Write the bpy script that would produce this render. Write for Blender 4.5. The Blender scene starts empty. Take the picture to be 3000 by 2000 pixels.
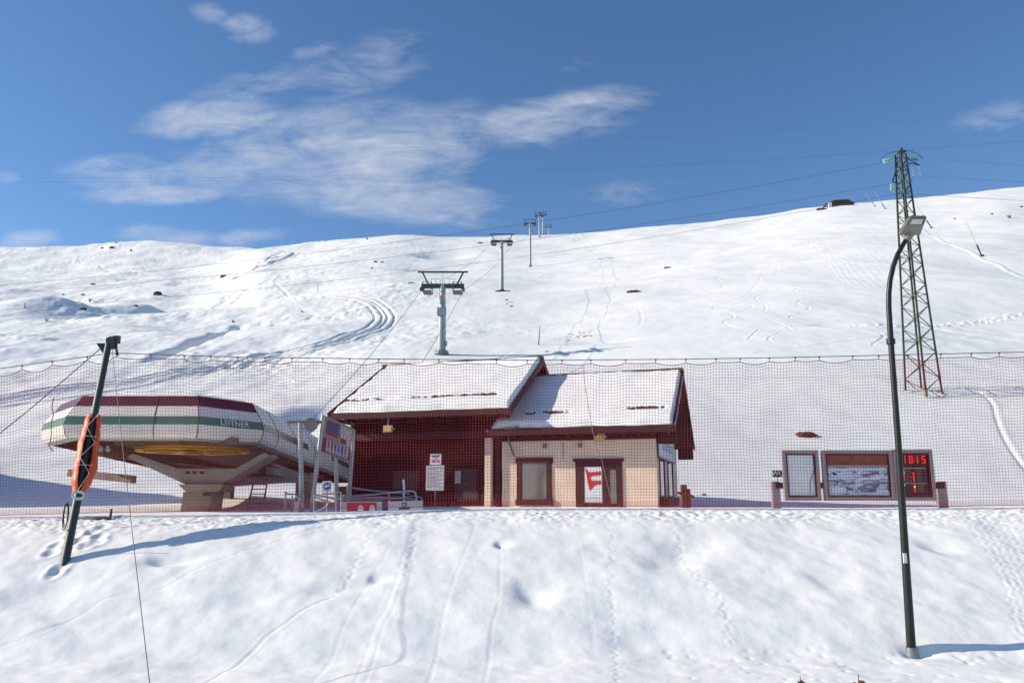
import bpy, math, random
import numpy as np
from mathutils import Vector, Matrix
random.seed(7); RNG = np.random.default_rng(5)
scene = bpy.context.scene
COL = scene.collection
PI = math.pi

# ------------------------------------------------------------------ camera model
F = 2350.0
PITCH = math.atan(455 / F)
CP, SP = math.cos(PITCH), math.sin(PITCH)
def ray(u, v):
    yc = 1000 - v
    Y = F * CP - yc * SP
    return (u - 1500) / Y, (F * SP + yc * CP) / Y
def P(u, v, Y):
    a, t = ray(u, v)
    return Vector((a * Y, Y, t * Y))
def TT(v): return ray(1500, v)[1]

cam = bpy.data.cameras.new('camera'); camo = bpy.data.objects.new('camera', cam); COL.objects.link(camo)
cam.sensor_width = 36; cam.lens = F / 3000 * 36; cam.clip_end = 6000; cam.clip_start = .1
camo.rotation_euler = (PI / 2 + PITCH, 0, 0)
scene.camera = camo

# ------------------------------------------------------------------ numpy noise
def perlin(x, y, seed=0):
    xi = np.floor(x).astype(np.int64); yi = np.floor(y).astype(np.int64)
    fx = x - xi; fy = y - yi
    def grad(ix, iy):
        h = (ix * 374761393 + iy * 668265263 + seed * 1442695041) & 0xffffffff
        h = ((h ^ (h >> 13)) * 1274126177) & 0xffffffff
        h = h ^ (h >> 16)
        a = (h & 0xffff) / 65536.0 * 2 * np.pi
        return np.cos(a), np.sin(a)
    ux = fx * fx * fx * (fx * (fx * 6 - 15) + 10); uy = fy * fy * fy * (fy * (fy * 6 - 15) + 10)
    def d(ix, iy, dx, dy):
        gx, gy = grad(ix, iy); return gx * dx + gy * dy
    a = d(xi, yi, fx, fy); b = d(xi + 1, yi, fx - 1, fy)
    c = d(xi, yi + 1, fx, fy - 1); e = d(xi + 1, yi + 1, fx - 1, fy - 1)
    return ((a + ux * (b - a)) * (1 - uy) + (c + ux * (e - c)) * uy) * 1.5
def fbm(x, y, seed=0, n=4, g=.5):
    s = 0; a = 1
    for i in range(n):
        s = s + a * perlin(x * 2 ** i, y * 2 ** i, seed + i * 17); a *= g
    return s
def sm(a, b, x):
    t = np.clip((x - a) / (b - a), 0, 1); return t * t * (3 - 2 * t)

# ------------------------------------------------------------------ terrain function
KR = [36, 40, 48, 55, 62, 80, 103, 140, 180, 202, 240, 280, 370, 450, 530, 620, 800, 1000, 1400]
ZC = [-.5, -.5, -.46, .5, 3.9, 10.6, 18.2, 30, 43, 50, 62.5, 76, 108, 141, 177, 194, 190, 180, 150]
ZR = [-.45, -.5, -.45, -.15, 2.8, 11.0, 20.5, 35.5, 51, 60, 74.5, 90, 128, 162, 196, 214, 215, 205, 170]
ZL = [-.5, -.4, .4, 2.1, 4.2, 9.8, 17, 27.5, 37.5, 42, 49, 61, 94, 119, 146, 174, 254, 282, 290]
LG = np.linspace(math.log(36), math.log(1400), 500)
def table(z):
    T = np.interp(LG, np.log(KR), np.array(z) / np.array(KR))
    w = np.hanning(25); w /= w.sum()
    return np.convolve(np.pad(T, 12, mode='edge'), w, 'valid')
TC, TR, TL = table(ZC), table(ZR), table(ZL)
SKU = [-1500, 0, 170, 340, 500, 620, 720, 800, 900, 1000, 1080, 1170, 1300, 1430, 1600, 1700, 1800, 1900, 2000, 2100, 2200, 2300, 2400, 2500, 2640, 2800, 3000, 4500]
SKV = [735, 728, 726, 709, 712, 722, 727, 727, 716, 703, 694, 689, 693, 692, 688, 682, 673, 663, 656, 650, 643, 628, 611, 600, 592, 577, 550, 470]
UT = np.linspace(-1500, 4500, 241)
def weights(u):
    wl = 1 - sm(480, 1180, u); wr = sm(1500, 2650, u)
    return wl, 1 - wl - wr, wr
wl, wc, wr = weights(UT)
_T = wl[:, None] * TL + wc[:, None] * TC + wr[:, None] * TR
_k = np.hanning(9); _k /= _k.sum()
_sk = np.convolve(np.pad(np.interp(UT, SKU, SKV), 4, mode='edge'), _k, 'valid')
KU = np.array([TT(v) for v in _sk]) / _T.max(axis=1)
KU = np.interp(np.linspace(-1500, 4500, 2001), UT, KU)
_k = np.hanning(41); _k /= _k.sum(); KU = np.convolve(np.pad(KU, 20, mode='edge'), _k, 'valid')
UK = np.linspace(-1500, 4500, 2001)
VCU = [-1500, 0, 330, 600, 900, 1250, 1500, 2100, 2500, 3000, 4500]
VCV = [1512, 1510, 1506, 1504, 1498, 1489, 1483, 1482, 1483, 1480, 1476]
CRT = np.array([TT(v) for v in VCV])
YC = 20.0
DENTS = []   # (x, y, rx, ry, angle, depth)
def zsmooth(x, y):
    x = np.asarray(x, float); y = np.asarray(y, float)
    r = np.maximum(y, 1.0)
    u = x / r * 2330 + 1500
    ub = x / YC * 2385 + 1500
    zc = np.interp(ub, VCU, CRT) * YC
    toe = -2.74 - .02 * np.clip(14 - y, 0, 20)
    s = (y - 13.9) / (YC - 13.9)
    S = np.clip(s, 0, 1); S = .72 * S + .28 * sm(0, 1, S)
    S = S * sm(-.02, .22, s) + 0
    bank = toe + (zc - toe) * S
    terr = zc + (-.5 - zc) * sm(YC, YC + 3, y)
    near = np.where(y < YC, bank, terr)
    lr = np.log(np.clip(r, 36, 1400))
    wl, wc, wr = weights(u)
    T = wl * np.interp(lr, LG, TL) + wc * np.interp(lr, LG, TC) + wr * np.interp(lr, LG, TR)
    k = np.interp(u, UK, KU)
    T = T * (1 + (k - 1) * sm(100, 380, r))
    far = T * np.clip(r, 36, None)
    b = sm(28, 40, y)
    z = near * (1 - b) + far * b
    z = z + 11.5 * np.exp(-((x + 41) / 4.8) ** 2 - ((y - 42) / 9) ** 2)     # unseen mound added past the left edge to cast shade over the terrace
    z = z - .12 * np.exp(-((np.abs(y - YC)) / .5) ** 2)      # rounded crest
    return z
def zground(x, y):
    """smooth ground plus the lumps large enough to matter for standing things on it"""
    z = zsmooth(x, y); x = np.asarray(x, float); y = np.asarray(y, float)
    hill = sm(48, 130, y); left = 1 - sm(500, 1300, x / np.maximum(y, 1) * 2330 + 1500)
    z = z + hill * (1.0 + 1.3 * left) * fbm(x / 55, y / 55, 3, 3, .55)
    z = z + sm(38, 60, y) * (.11 + .17 * left) * fbm(x / 9, y / 9, 11, 3, .5)
    bank = sm(11, 14, y) * (1 - sm(18.8, 20.2, y))
    z = z + bank * (.046 * fbm(x / 1.6 + .2 * y, y / 1.5, 21, 2, .35) + .017 * fbm(x / .62 + .3 * y, y / .55, 25, 2, .4))
    for (dx, dy, rx, ry, an, dep) in DENTS:
        ca, sa = math.cos(an), math.sin(an)
        p = ((x - dx) * ca + (y - dy) * sa); p = p / np.where(p < 0, rx, rx * 2.2) if abs(dep) > 1.45 or dy < 21 else p / rx; q = (-(x - dx) * sa + (y - dy) * ca) / ry
        z = z - dep * np.exp(-(p * p + q * q))
    return z
def hit(u, v, ymin=10.0, fn=None):
    a, t = ray(u, v)
    ys = np.exp(np.linspace(math.log(ymin), math.log(1300), 6000))
    d = (fn or zground)(a * ys, ys) - t * ys
    i = np.argmax(d > 0)
    if d[i] <= 0: i = np.argmax(d)
    y = ys[i]
    return Vector((a * y, y, float((fn or zground)(a * y, y))))
for (u, v, ym, rx, ry, an, dep) in [
         
        (1275, 745, 60, 10, 12, .2, 4.2), (1240, 787, 60, 8, 7, .3, 3.4), (1170, 812, 60, 10, 6, .4, 2.2), (840, 1225, 40, 2.6, 5, -.2, 1.7), (930, 1180, 40, 2.0, 4, -.3, 1.5),
        (1760, 1003, 45, 4.5, 1.6, 0, .8), (2440, 948, 45, 3.2, 1.6, 0, .7), (1420, 945, 45, 5, 4, .3, .7), (2000, 860, 45, 9, 8, .3, .9),
        (900, 1150, 38, 6, 2, .3, .5), (420, 1210, 36, 8, 2, .2, .4)]:
    h = hit(u, v, ym, zsmooth); DENTS.append((h.x, h.y, rx, ry, an, dep))
DENTS += [(-136, 228, 17, 30, PI, -10.0), (-124, 262, 8, 12, PI, -4.6), (-92, 186, 48, 13, .1, -3.4)]     # spur whose right flank lies in shade
for (u, v, rx, ry, an, dep) in [(1555, 1735, .26, .40, .3, .13), (2010, 1600, .5, .45, .4, .10), (1930, 1640, .35, .4, .2, .10), (480, 1640, .3, .16, .1, .13),
        (955, 1725, .4, .2, .2, .06), (1100, 1690, .12, .15, 0, .06), (2420, 1700, .3, .4, .3, .06), (2740, 1600, .25, .3, .3, .07), (90, 1745, .5, .4, .3, .06),
        (1465, 1595, .1, .16, 0, .1), (650, 1770, .4, .25, .2, .05), (1880, 1860, .5, .3, .2, .05), (2680, 1905, .24, .16, 0, .12)]:
    h = hit(u, v, 11, zsmooth); DENTS.append((h.x, h.y, rx, ry, an, dep))

# ------------------------------------------------------------------ materials
MATS = {}
def mat(name, col, rough=.6, metal=0., var=.0, vscale=3., bump=0., bscale=40., spec=.4, emit=None, estr=0., trans=0., alpha=1., coords='Object'):
    if name in MATS: return MATS[name]
    m = bpy.data.materials.new(name); m.use_nodes = True
    nt = m.node_tree; N = nt.nodes; L = nt.links; b = N['Principled BSDF']
    b.inputs['Base Color'].default_value = (*col, 1); b.inputs['Roughness'].default_value = rough
    b.inputs['Metallic'].default_value = metal; b.inputs['Specular IOR Level'].default_value = spec
    b.inputs['Transmission Weight'].default_value = trans; b.inputs['Alpha'].default_value = alpha
    if emit:
        b.inputs['Emission Color'].default_value = (*emit, 1); b.inputs['Emission Strength'].default_value = estr
    if var or bump:
        tc = N.new('ShaderNodeTexCoord')
        if var:
            n = N.new('ShaderNodeTexNoise'); n.inputs['Scale'].default_value = vscale; n.inputs['Detail'].default_value = 6; n.inputs['Roughness'].default_value = .65
            L.new(tc.outputs[coords], n.inputs['Vector'])
            r = N.new('ShaderNodeMapRange'); r.inputs['From Min'].default_value = .3; r.inputs['From Max'].default_value = .7
            r.inputs['To Min'].default_value = 1 - var; r.inputs['To Max'].default_value = 1 + var
            L.new(n.outputs['Fac'], r.inputs['Value'])
            mx = N.new('ShaderNodeVectorMath'); mx.operation = 'SCALE'; mx.inputs[0].default_value = col
            L.new(r.outputs['Result'], mx.inputs['Scale']); L.new(mx.outputs['Vector'], b.inputs['Base Color'])
        if bump:
            n2 = N.new('ShaderNodeTexNoise'); n2.inputs['Scale'].default_value = bscale; n2.inputs['Detail'].default_value = 5
            L.new(tc.outputs[coords], n2.inputs['Vector'])
            bp = N.new('ShaderNodeBump'); bp.inputs['Strength'].default_value = bump; bp.inputs['Distance'].default_value = .02
            L.new(n2.outputs['Fac'], bp.inputs['Height']); L.new(bp.outputs['Normal'], b.inputs['Normal'])
    MATS[name] = m
    return m
def plank_mat(name, col, pitch, axis='Z', var=.25, gap=.12):
    m = mat(name, col, .75)
    nt = m.node_tree; N = nt.nodes; L = nt.links; b = N['Principled BSDF']
    tc = N.new('ShaderNodeTexCoord'); s = N.new('ShaderNodeSeparateXYZ'); L.new(tc.outputs['Object'], s.inputs[0])
    d = N.new('ShaderNodeMath'); d.operation = 'DIVIDE'; d.inputs[1].default_value = pitch; L.new(s.outputs[axis], d.inputs[0])
    fl = N.new('ShaderNodeMath'); fl.operation = 'FLOOR'; L.new(d.outputs[0], fl.inputs[0])
    fr = N.new('ShaderNodeMath'); fr.operation = 'FRACT'; L.new(d.outputs[0], fr.inputs[0])
    wn = N.new('ShaderNodeTexWhiteNoise'); wn.noise_dimensions = '1D'; L.new(fl.outputs[0], wn.inputs['W'])
    ns = N.new('ShaderNodeTexNoise'); ns.inputs['Scale'].default_value = 2.5; ns.inputs['Detail'].default_value = 6
    mp = N.new('ShaderNodeMapping'); mp.inputs['Scale'].default_value = {'Z': (.6, .6, 9), 'X': (9, .6, .6), 'Y': (.6, 9, .6)}[axis]
    L.new(tc.outputs['Object'], mp.inputs[0]); L.new(mp.outputs[0], ns.inputs['Vector'])
    ad = N.new('ShaderNodeMath'); ad.operation = 'ADD'; L.new(wn.outputs['Value'], ad.inputs[0]); L.new(ns.outputs['Fac'], ad.inputs[1])
    r = N.new('ShaderNodeMapRange'); r.inputs['From Max'].default_value = 1.6; r.inputs['To Min'].default_value = 1 - var; r.inputs['To Max'].default_value = 1 + var
    L.new(ad.outputs[0], r.inputs['Value'])
    mx = N.new('ShaderNodeVectorMath'); mx.operation = 'SCALE'; mx.inputs[0].default_value = col
    L.new(r.outputs['Result'], mx.inputs['Scale']); L.new(mx.outputs['Vector'], b.inputs['Base Color'])
    g = N.new('ShaderNodeMath'); g.operation = 'GREATER_THAN'; g.inputs[1].default_value = gap; L.new(fr.outputs[0], g.inputs[0])
    bp = N.new('ShaderNodeBump'); bp.inputs['Strength'].default_value = .8; bp.inputs['Distance'].default_value = .02
    L.new(g.outputs[0], bp.inputs['Height']); L.new(bp.outputs['Normal'], b.inputs['Normal'])
    return m
def snow_mat(name, scales, col=(.89, .872, .825)):
    m = bpy.data.materials.new(name); m.use_nodes = True
    nt = m.node_tree; N = nt.nodes; L = nt.links; b = N['Principled BSDF']
    b.inputs['Base Color'].default_value = (*col, 1); b.inputs['Roughness'].default_value = .65; b.inputs['Specular IOR Level'].default_value = .25
    tc = N.new('ShaderNodeTexCoord'); prev = None
    for (sc, stg, dist, detail) in scales:
        n = N.new('ShaderNodeTexNoise'); n.inputs['Scale'].default_value = sc; n.inputs['Detail'].default_value = detail; n.inputs['Roughness'].default_value = .6
        L.new(tc.outputs['Object'], n.inputs['Vector'])
        bp = N.new('ShaderNodeBump'); bp.inputs['Strength'].default_value = stg; bp.inputs['Distance'].default_value = dist
        L.new(n.outputs['Fac'], bp.inputs['Height'])
        if prev: L.new(prev.outputs['Normal'], bp.inputs['Normal'])
        prev = bp
    L.new(prev.outputs['Normal'], b.inputs['Normal'])
    return m
SNOW = snow_mat('snow', [(.12, .12, 1.0, 4), (1.3, .18, .08, 4), (14, .28, .012, 5)])
SNOWROOF = snow_mat('roof snow', [(1.0, .25, .06, 4), (12, .15, .012, 4)])

GALV = mat('galvanised steel', (.33, .35, .36), .45, .6, .25, 2)
STEEL = mat('grey steel', (.20, .21, .22), .5, .5, .3, 2)
DARKSTEEL = mat('dark steel', (.05, .055, .055), .5, .4, .3, 3)
TOWERGREY = mat('tower paint', (.32, .345, .355), .5, .2, .15, 1.2)
SHEAVE = mat('sheave grey', (.085, .09, .09), .55, .3, .4, 3)
ROPE = mat('steel rope', (.06, .06, .062), .5, .4)
WIRE = mat('conductor wire', (.07, .075, .085), .5, .4)
LAMPDARK = mat('lamp post paint', (.013, .016, .015), .42, .2, .3, 4)
LAMPHEAD = mat('lamp head grey', (.20, .19, .175), .5, .2, .1, 6)
LAMPGLASS = mat('lamp glass', (.45, .47, .5), .15, 0, 0, spec=.6)
ORANGE = mat('orange vinyl', (.60, .072, .013), .5, 0, .2, 5, .5, 6)
CORDW = mat('white cord', (.7, .68, .64), .8)
POLEG = mat('green grey pole', (.055, .065, .055), .5, .2, .25, 4)
NETM = mat('red net cord', (.33, .02, .038), .7)
NETC = mat('net cable', (.09, .085, .085), .6)
WOOD = plank_mat('dark stained boards', (.055, .017, .013), .16, 'Z', .35)
WOODX = plank_mat('dark stained fascia', (.085, .026, .018), .14, 'Z', .35)
TRIM = mat('brown stained trim', (.045, .010, .008), .6, 0, .3, 6)
ROOFW = mat('brown roofing', (.085, .055, .04), .8, 0, .4, 4)
CREAM = mat('cream render', (.82, .61, .47), .85, 0, .10, 1.1, .25, 60)
GLASS = mat('window glass', (.20, .205, .22), .08, .55, spec=.9)
CONC = mat('concrete', (.30, .225, .165), .85, 0, .25, 1.5, .4, 20)
FRAMEG = mat('station frame paint', (.25, .215, .19), .65, 0, .18, 1.5)
SHW = mat('shell white', (.76, .70, .62), .4, 0, .12, .9)
SHG = mat('shell green', (.035, .17, .125), .4, 0, .1, 1.5)
SHM = mat('shell maroon', (.075, .014, .024), .4, 0, .15, 1.5)
SHLIP = mat('shell lip', (.30, .36, .29), .55, 0, .1, 2)
SHDARK = mat('shell inside', (.075, .035, .028), .8, 0, .3, 2)
YELLOW = mat('yellow paint', (.72, .38, .015), .45, 0, .15, 4)
MACHGREEN = mat('machine green', (.03, .10, .04), .5, 0, .3, 5)
WHITEP = mat('white panel', (.74, .74, .74), .5, 0, .06, 4)
PAPER = mat('weathered notice paper', (.60, .60, .62), .7, 0, .10, 2)
REDP = mat('red print', (.55, .03, .035), .5)
NAVY = mat('navy print', (.035, .05, .14), .5, 0, .3, 8)
BLUE = mat('blue sign', (.03, .13, .42), .5)
INK = mat('dark print', (.05, .05, .07), .6)
LAMPO = mat('lamp diffuser amber', (.75, .42, .15), .5, 0, .1, 8)
BOARDF = mat('board frame grey violet', (.30, .255, .25), .6, .1, .12, 3)
BOARDR = mat('board header brown', (.22, .07, .045), .7, 0, .25, 5)
BOARDB = mat('display black', (.02, .012, .012), .5)
LEDR = mat('red led', (.5, .01, .01), .5, emit=(1, .015, .02), estr=.75)
LEDG = mat('green led', (.05, .4, .05), .5, emit=(.1, 1, .15), estr=1.2)
EARTH = mat('bare earth', (.17, .062, .03), .95, 0, .35, 8, .6, 30)
ROCK = mat('dark rock', (.07, .06, .05), .95, 0, .4, 3, .6, 10)
TWIG = mat('dry twigs', (.13, .09, .06), .9)
RUSTG = mat('pylon paint', (.055, .07, .045), .6, .3, .35, 2)
RUST = mat('rusty pylon foot', (.09, .048, .03), .8, .1, .35, 3)
INSUL = mat('glass insulator', (.30, .58, .48), .15, 0, spec=.8)
WOODB = mat('weathered wood', (.17, .065, .04), .85, 0, .3, 6, .4, 20)
BEAM = mat('grey brown beam', (.16, .11, .09), .8, 0, .3, 4)
LEAF = mat('dead leaf brown', (.14, .055, .03), .8, 0, .4, 20)

# ------------------------------------------------------------------ mesh builder
class MB:
    def __init__(s): s.v = []; s.f = []; s.m = []
    def add(s, vs, fs, mi=0):
        o = len(s.v); s.v += [tuple(p) for p in vs]
        s.f += [tuple(i + o for i in f) for f in fs]; s.m += [mi] * len(fs)
        return s
    def hexa(s, p, mi=0):   # p: 4 bottom (ccw) + 4 top
        return s.add(p, [(3, 2, 1, 0), (4, 5, 6, 7), (0, 1, 5, 4), (1, 2, 6, 5), (2, 3, 7, 6), (3, 0, 4, 7)], mi)
    def box(s, x0, x1, y0, y1, z0, z1, mi=0):
        return s.hexa([(x0, y0, z0), (x1, y0, z0), (x1, y1, z0), (x0, y1, z0), (x0, y0, z1), (x1, y0, z1), (x1, y1, z1), (x0, y1, z1)], mi)
    def bar(s, p, q, w, h, up=(0, 0, 1), mi=0):
        p = Vector(p); q = Vector(q); d = (q - p).normalized(); up = Vector(up)
        if abs(d.dot(up)) > .95: up = Vector((0, 1, 0))
        a = d.cross(up).normalized() * w / 2; b = a.cross(d).normalized() * h / 2
        return s.hexa([p - a - b, p + a - b, q + a - b, q - a - b, p - a + b, p + a + b, q + a + b, q - a + b], mi)
    def tube(s, pts, r, n=8, mi=0, cap=True):
        pts = [Vector(p) for p in pts]; k = len(pts)
        rs = r if isinstance(r, (list, tuple)) else [r] * k
        vs = []; ref = None
        for i in range(k):
            d = (pts[min(i + 1, k - 1)] - pts[max(i - 1, 0)]).normalized()
            if ref is None:
                ref = Vector((0, 0, 1)) if abs(d.z) < .9 else Vector((0, 1, 0))
            a = d.cross(ref).normalized(); b = a.cross(d).normalized(); ref = b
            for j in range(n):
                t = 2 * PI * j / n; vs.append(pts[i] + (a * math.cos(t) + b * math.sin(t)) * rs[i])
        fs = [(i * n + j, i * n + (j + 1) % n, (i + 1) * n + (j + 1) % n, (i + 1) * n + j) for i in range(k - 1) for j in range(n)]
        if cap: fs += [tuple(range(n))[::-1], tuple((k - 1) * n + j for j in range(n))]
        return s.add(vs, fs, mi)
    def disc(s, c, ax, r, h, n=20, mi=0):
        c = Vector(c); ax = Vector(ax).normalized()
        return s.tube([c - ax * h / 2, c + ax * h / 2], r, n, mi)
    def quad(s, a, b, c, d, th=.01, mi=0):   # thin plate, a-b-c-d ccw seen from its front
        a, b, c, d = map(Vector, (a, b, c, d)); n = (b - a).cross(d - a).normalized() * th
        return s.hexa([a - n, b - n, c - n, d - n, a, b, c, d], mi)
    def prism(s, poly, vec, mi=0):
        poly = [Vector(p) for p in poly]; vec = Vector(vec); n = len(poly)
        return s.add(poly + [p + vec for p in poly], [tuple(range(n))[::-1], tuple(range(n, 2 * n))] + [(i, (i + 1) % n, n + (i + 1) % n, n + i) for i in range(n)], mi)
    def build(s, name, mats, parent=None, origin=(0, 0, 0), smooth=False, bevel=0):
        me = bpy.data.meshes.new(name); o3 = Vector(origin)
        me.from_pydata([tuple(Vector(p) - o3) for p in s.v], [], s.f)
        for m in (mats if isinstance(mats, (list, tuple)) else [mats]): me.materials.append(m)
        me.polygons.foreach_set('material_index', s.m)
        import bmesh
        bm = bmesh.new(); bm.from_mesh(me); bmesh.ops.recalc_face_normals(bm, faces=bm.faces)
        if bevel: bmesh.ops.bevel(bm, geom=list(bm.edges), offset=bevel, segments=2, affect='EDGES', clamp_overlap=True)
        bm.to_mesh(me); bm.free()
        if smooth:
            me.polygons.foreach_set('use_smooth', [True] * len(me.polygons)); me.set_sharp_from_angle(angle=.7)
        o = bpy.data.objects.new(name, me); COL.objects.link(o)
        if parent: o.parent = parent
        else: o.location = o3
        return o
def tag(o, label=None, cat=None, group=None, kind=None):
    if label: o['label'] = label; o['kind'] = 'thing'
    if cat: o['category'] = cat
    if group: o['group'] = group
    if kind: o['kind'] = kind
    return o
def thing(name, label, cat, loc=(0, 0, 0), rz=0, group=None):
    o = bpy.data.objects.new(name, None); o.empty_display_size = .3; COL.objects.link(o)
    o.location = loc; o.rotation_euler = (0, 0, rz)
    return tag(o, label, cat, group)
def text_mesh(txt, size):
    cu = bpy.data.curves.new('t', 'FONT'); cu.body = txt; cu.size = size; cu.align_x = 'CENTER'; cu.align_y = 'CENTER'; cu.extrude = .006
    ob = bpy.data.objects.new('t', cu); COL.objects.link(ob)
    dg = bpy.context.evaluated_depsgraph_get(); me = bpy.data.meshes.new_from_object(ob.evaluated_get(dg))
    bpy.data.objects.remove(ob); return me
def text_part(name, txt, size, m, parent, center, right, up, sx=1.):
    me = text_mesh(txt, size); me.materials.clear(); me.materials.append(m)
    r = Vector(right).normalized(); u = Vector(up).normalized(); n = r.cross(u)
    M = Matrix(((r.x * sx, u.x, n.x, center[0]), (r.y * sx, u.y, n.y, center[1]), (r.z * sx, u.z, n.z, center[2]), (0, 0, 0, 1)))
    me.transform(M); o = bpy.data.objects.new(name, me); COL.objects.link(o); o.parent = parent
    return o

# ------------------------------------------------------------------ terrain mesh
def np_mesh(name, X, Y, Z, m):
    r, c = X.shape
    me = bpy.data.meshes.new(name)
    co = np.stack([X, Y, Z], -1).reshape(-1, 3).astype(np.float32)
    idx = np.arange(r * c).reshape(r, c)
    q = np.stack([idx[:-1, :-1], idx[:-1, 1:], idx[1:, 1:], idx[1:, :-1]], -1).reshape(-1, 4)
    nf = len(q)
    me.vertices.add(len(co)); me.vertices.foreach_set('co', co.ravel())
    me.loops.add(nf * 4); me.loops.foreach_set('vertex_index', q.ravel().astype(np.int32))
    me.polygons.add(nf); me.polygons.foreach_set('loop_start', (np.arange(nf) * 4).astype(np.int32))
    me.polygons.foreach_set('loop_total', np.full(nf, 4, np.int32)); me.polygons.foreach_set('use_smooth', np.ones(nf, bool))
    me.update(calc_edges=True); me.materials.append(m)
    o = bpy.data.objects.new(name, me); COL.objects.link(o)
    return o
ys = np.concatenate([np.linspace(-40, 10, 12)[:-1], np.linspace(10, 12.6, 16)[:-1], np.linspace(12.6, 20.6, 440)[:-1], np.linspace(20.6, 36, 70)[:-1],
                     np.linspace(36, 103, 320)[:-1], np.geomspace(103, 205, 230)[:-1], np.geomspace(205, 580, 280)[:-1], np.geomspace(580, 1400, 90)])
ss = np.concatenate([np.linspace(-2.4, -.82, 40)[:-1], np.linspace(-.82, .82, 980), np.linspace(.82, 2.4, 40)[1:]])
GY, GS = np.meshgrid(ys, ss, indexing='ij')
GX = GS * (np.maximum(GY, 10) + 4)
GZ = zground(GX, GY)
# small scale relief
crest = np.exp(-((GY - 19.7) / .7) ** 2)
GZ += crest * .034 * fbm(GX / .2, GY / .2, 31, 3, .6) * (.5 + np.clip(perlin(GX / 3, GY * 0, 33) + .3, 0, 1))
GZ += sm(11, 13, GY) * (1 - sm(20, 21, GY)) * .0028 * fbm(GX / .2, GY / .25, 37, 2, .5)
GU = GX / np.maximum(GY, 1) * 2330 + 1500
hl = sm(60, 110, GY)
left = 1 - sm(900, 1500, GU)
GZ += hl * (.05 + .20 * left) * fbm(GX / 3.2, GY / 5.5, 41, 3, .6) * (.4 + np.clip(fbm(GX / 40, GY / 40, 43, 2), 0, 1) * 1.6)
def polyline_d(px, ymin, fn=zground, sub=6):
    pts = [hit(u, v, ymin) for u, v in px]
    out = []
    for i in range(len(pts) - 1):   # catmull rom in plan
        p0 = pts[max(i - 1, 0)]; p1 = pts[i]; p2 = pts[i + 1]; p3 = pts[min(i + 2, len(pts) - 1)]
        for k in range(sub):
            t = k / sub
            out.append(.5 * ((2 * p1) + (p2 - p0) * t + (2 * p0 - 5 * p1 + 4 * p2 - p3) * t * t + (3 * p1 - p0 - 3 * p2 + p3) * t ** 3))
    out.append(pts[-1]); return np.array([(p.x, p.y) for p in out])
def groove(px, ymin, width, fn):
    """fn(signed distance, arc length) gives the height change for vertices within width of the polyline"""
    global GZ
    pl = polyline_d(px, ymin)
    m = (GX > pl[:, 0].min() - width) & (GX < pl[:, 0].max() + width) & (GY > pl[:, 1].min() - width) & (GY < pl[:, 1].max() + width)
    ii = np.nonzero(m)
    x, y = GX[ii], GY[ii]
    best = np.full(len(x), 1e9); sd = np.zeros(len(x)); al = np.zeros(len(x)); acc = 0
    for (ax, ay), (bx, by) in zip(pl[:-1], pl[1:]):
        dx, dy = bx - ax, by - ay; L2 = dx * dx + dy * dy; Ln = math.sqrt(L2) + 1e-9
        t = np.clip(((x - ax) * dx + (y - ay) * dy) / (L2 + 1e-12), 0, 1)
        ex, ey = x - ax - t * dx, y - ay - t * dy
        d = np.hypot(ex, ey); b = d < best
        best = np.where(b, d, best); sd = np.where(b, np.sign(dx * ey - dy * ex) * d, sd); al = np.where(b, acc + t * Ln, al)
        acc += Ln
    GZ[ii] += np.where(best < width, fn(sd, al), 0)
def ski(depth, w):   # a groove with small raised shoulders
    return lambda d, s: -depth * np.exp(-(d / w) ** 2) + depth * .45 * np.exp(-((np.abs(d) - 1.8 * w) / (.8 * w)) ** 2)
def steps(depth, w, pitch):
    return lambda d, s: -depth * np.exp(-(d / w) ** 2) * (.45 + .55 * np.cos(2 * PI * s / pitch)) + .012 * np.exp(-(d / (2 * w)) ** 2) * perlin(s / .1, d / .1, 3)
def groomer(d, s):
    env = 1 - sm(2.6, 3.6, np.abs(d + .3))
    t = np.exp(-((np.abs(d + 1.2) - .75) / .2) ** 2) + np.exp(-((np.abs(d - 1.3) - .8) / .18) ** 2)
    return env * (-.42 * t + .08 * np.cos(d * 2 * PI / .5))
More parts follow.
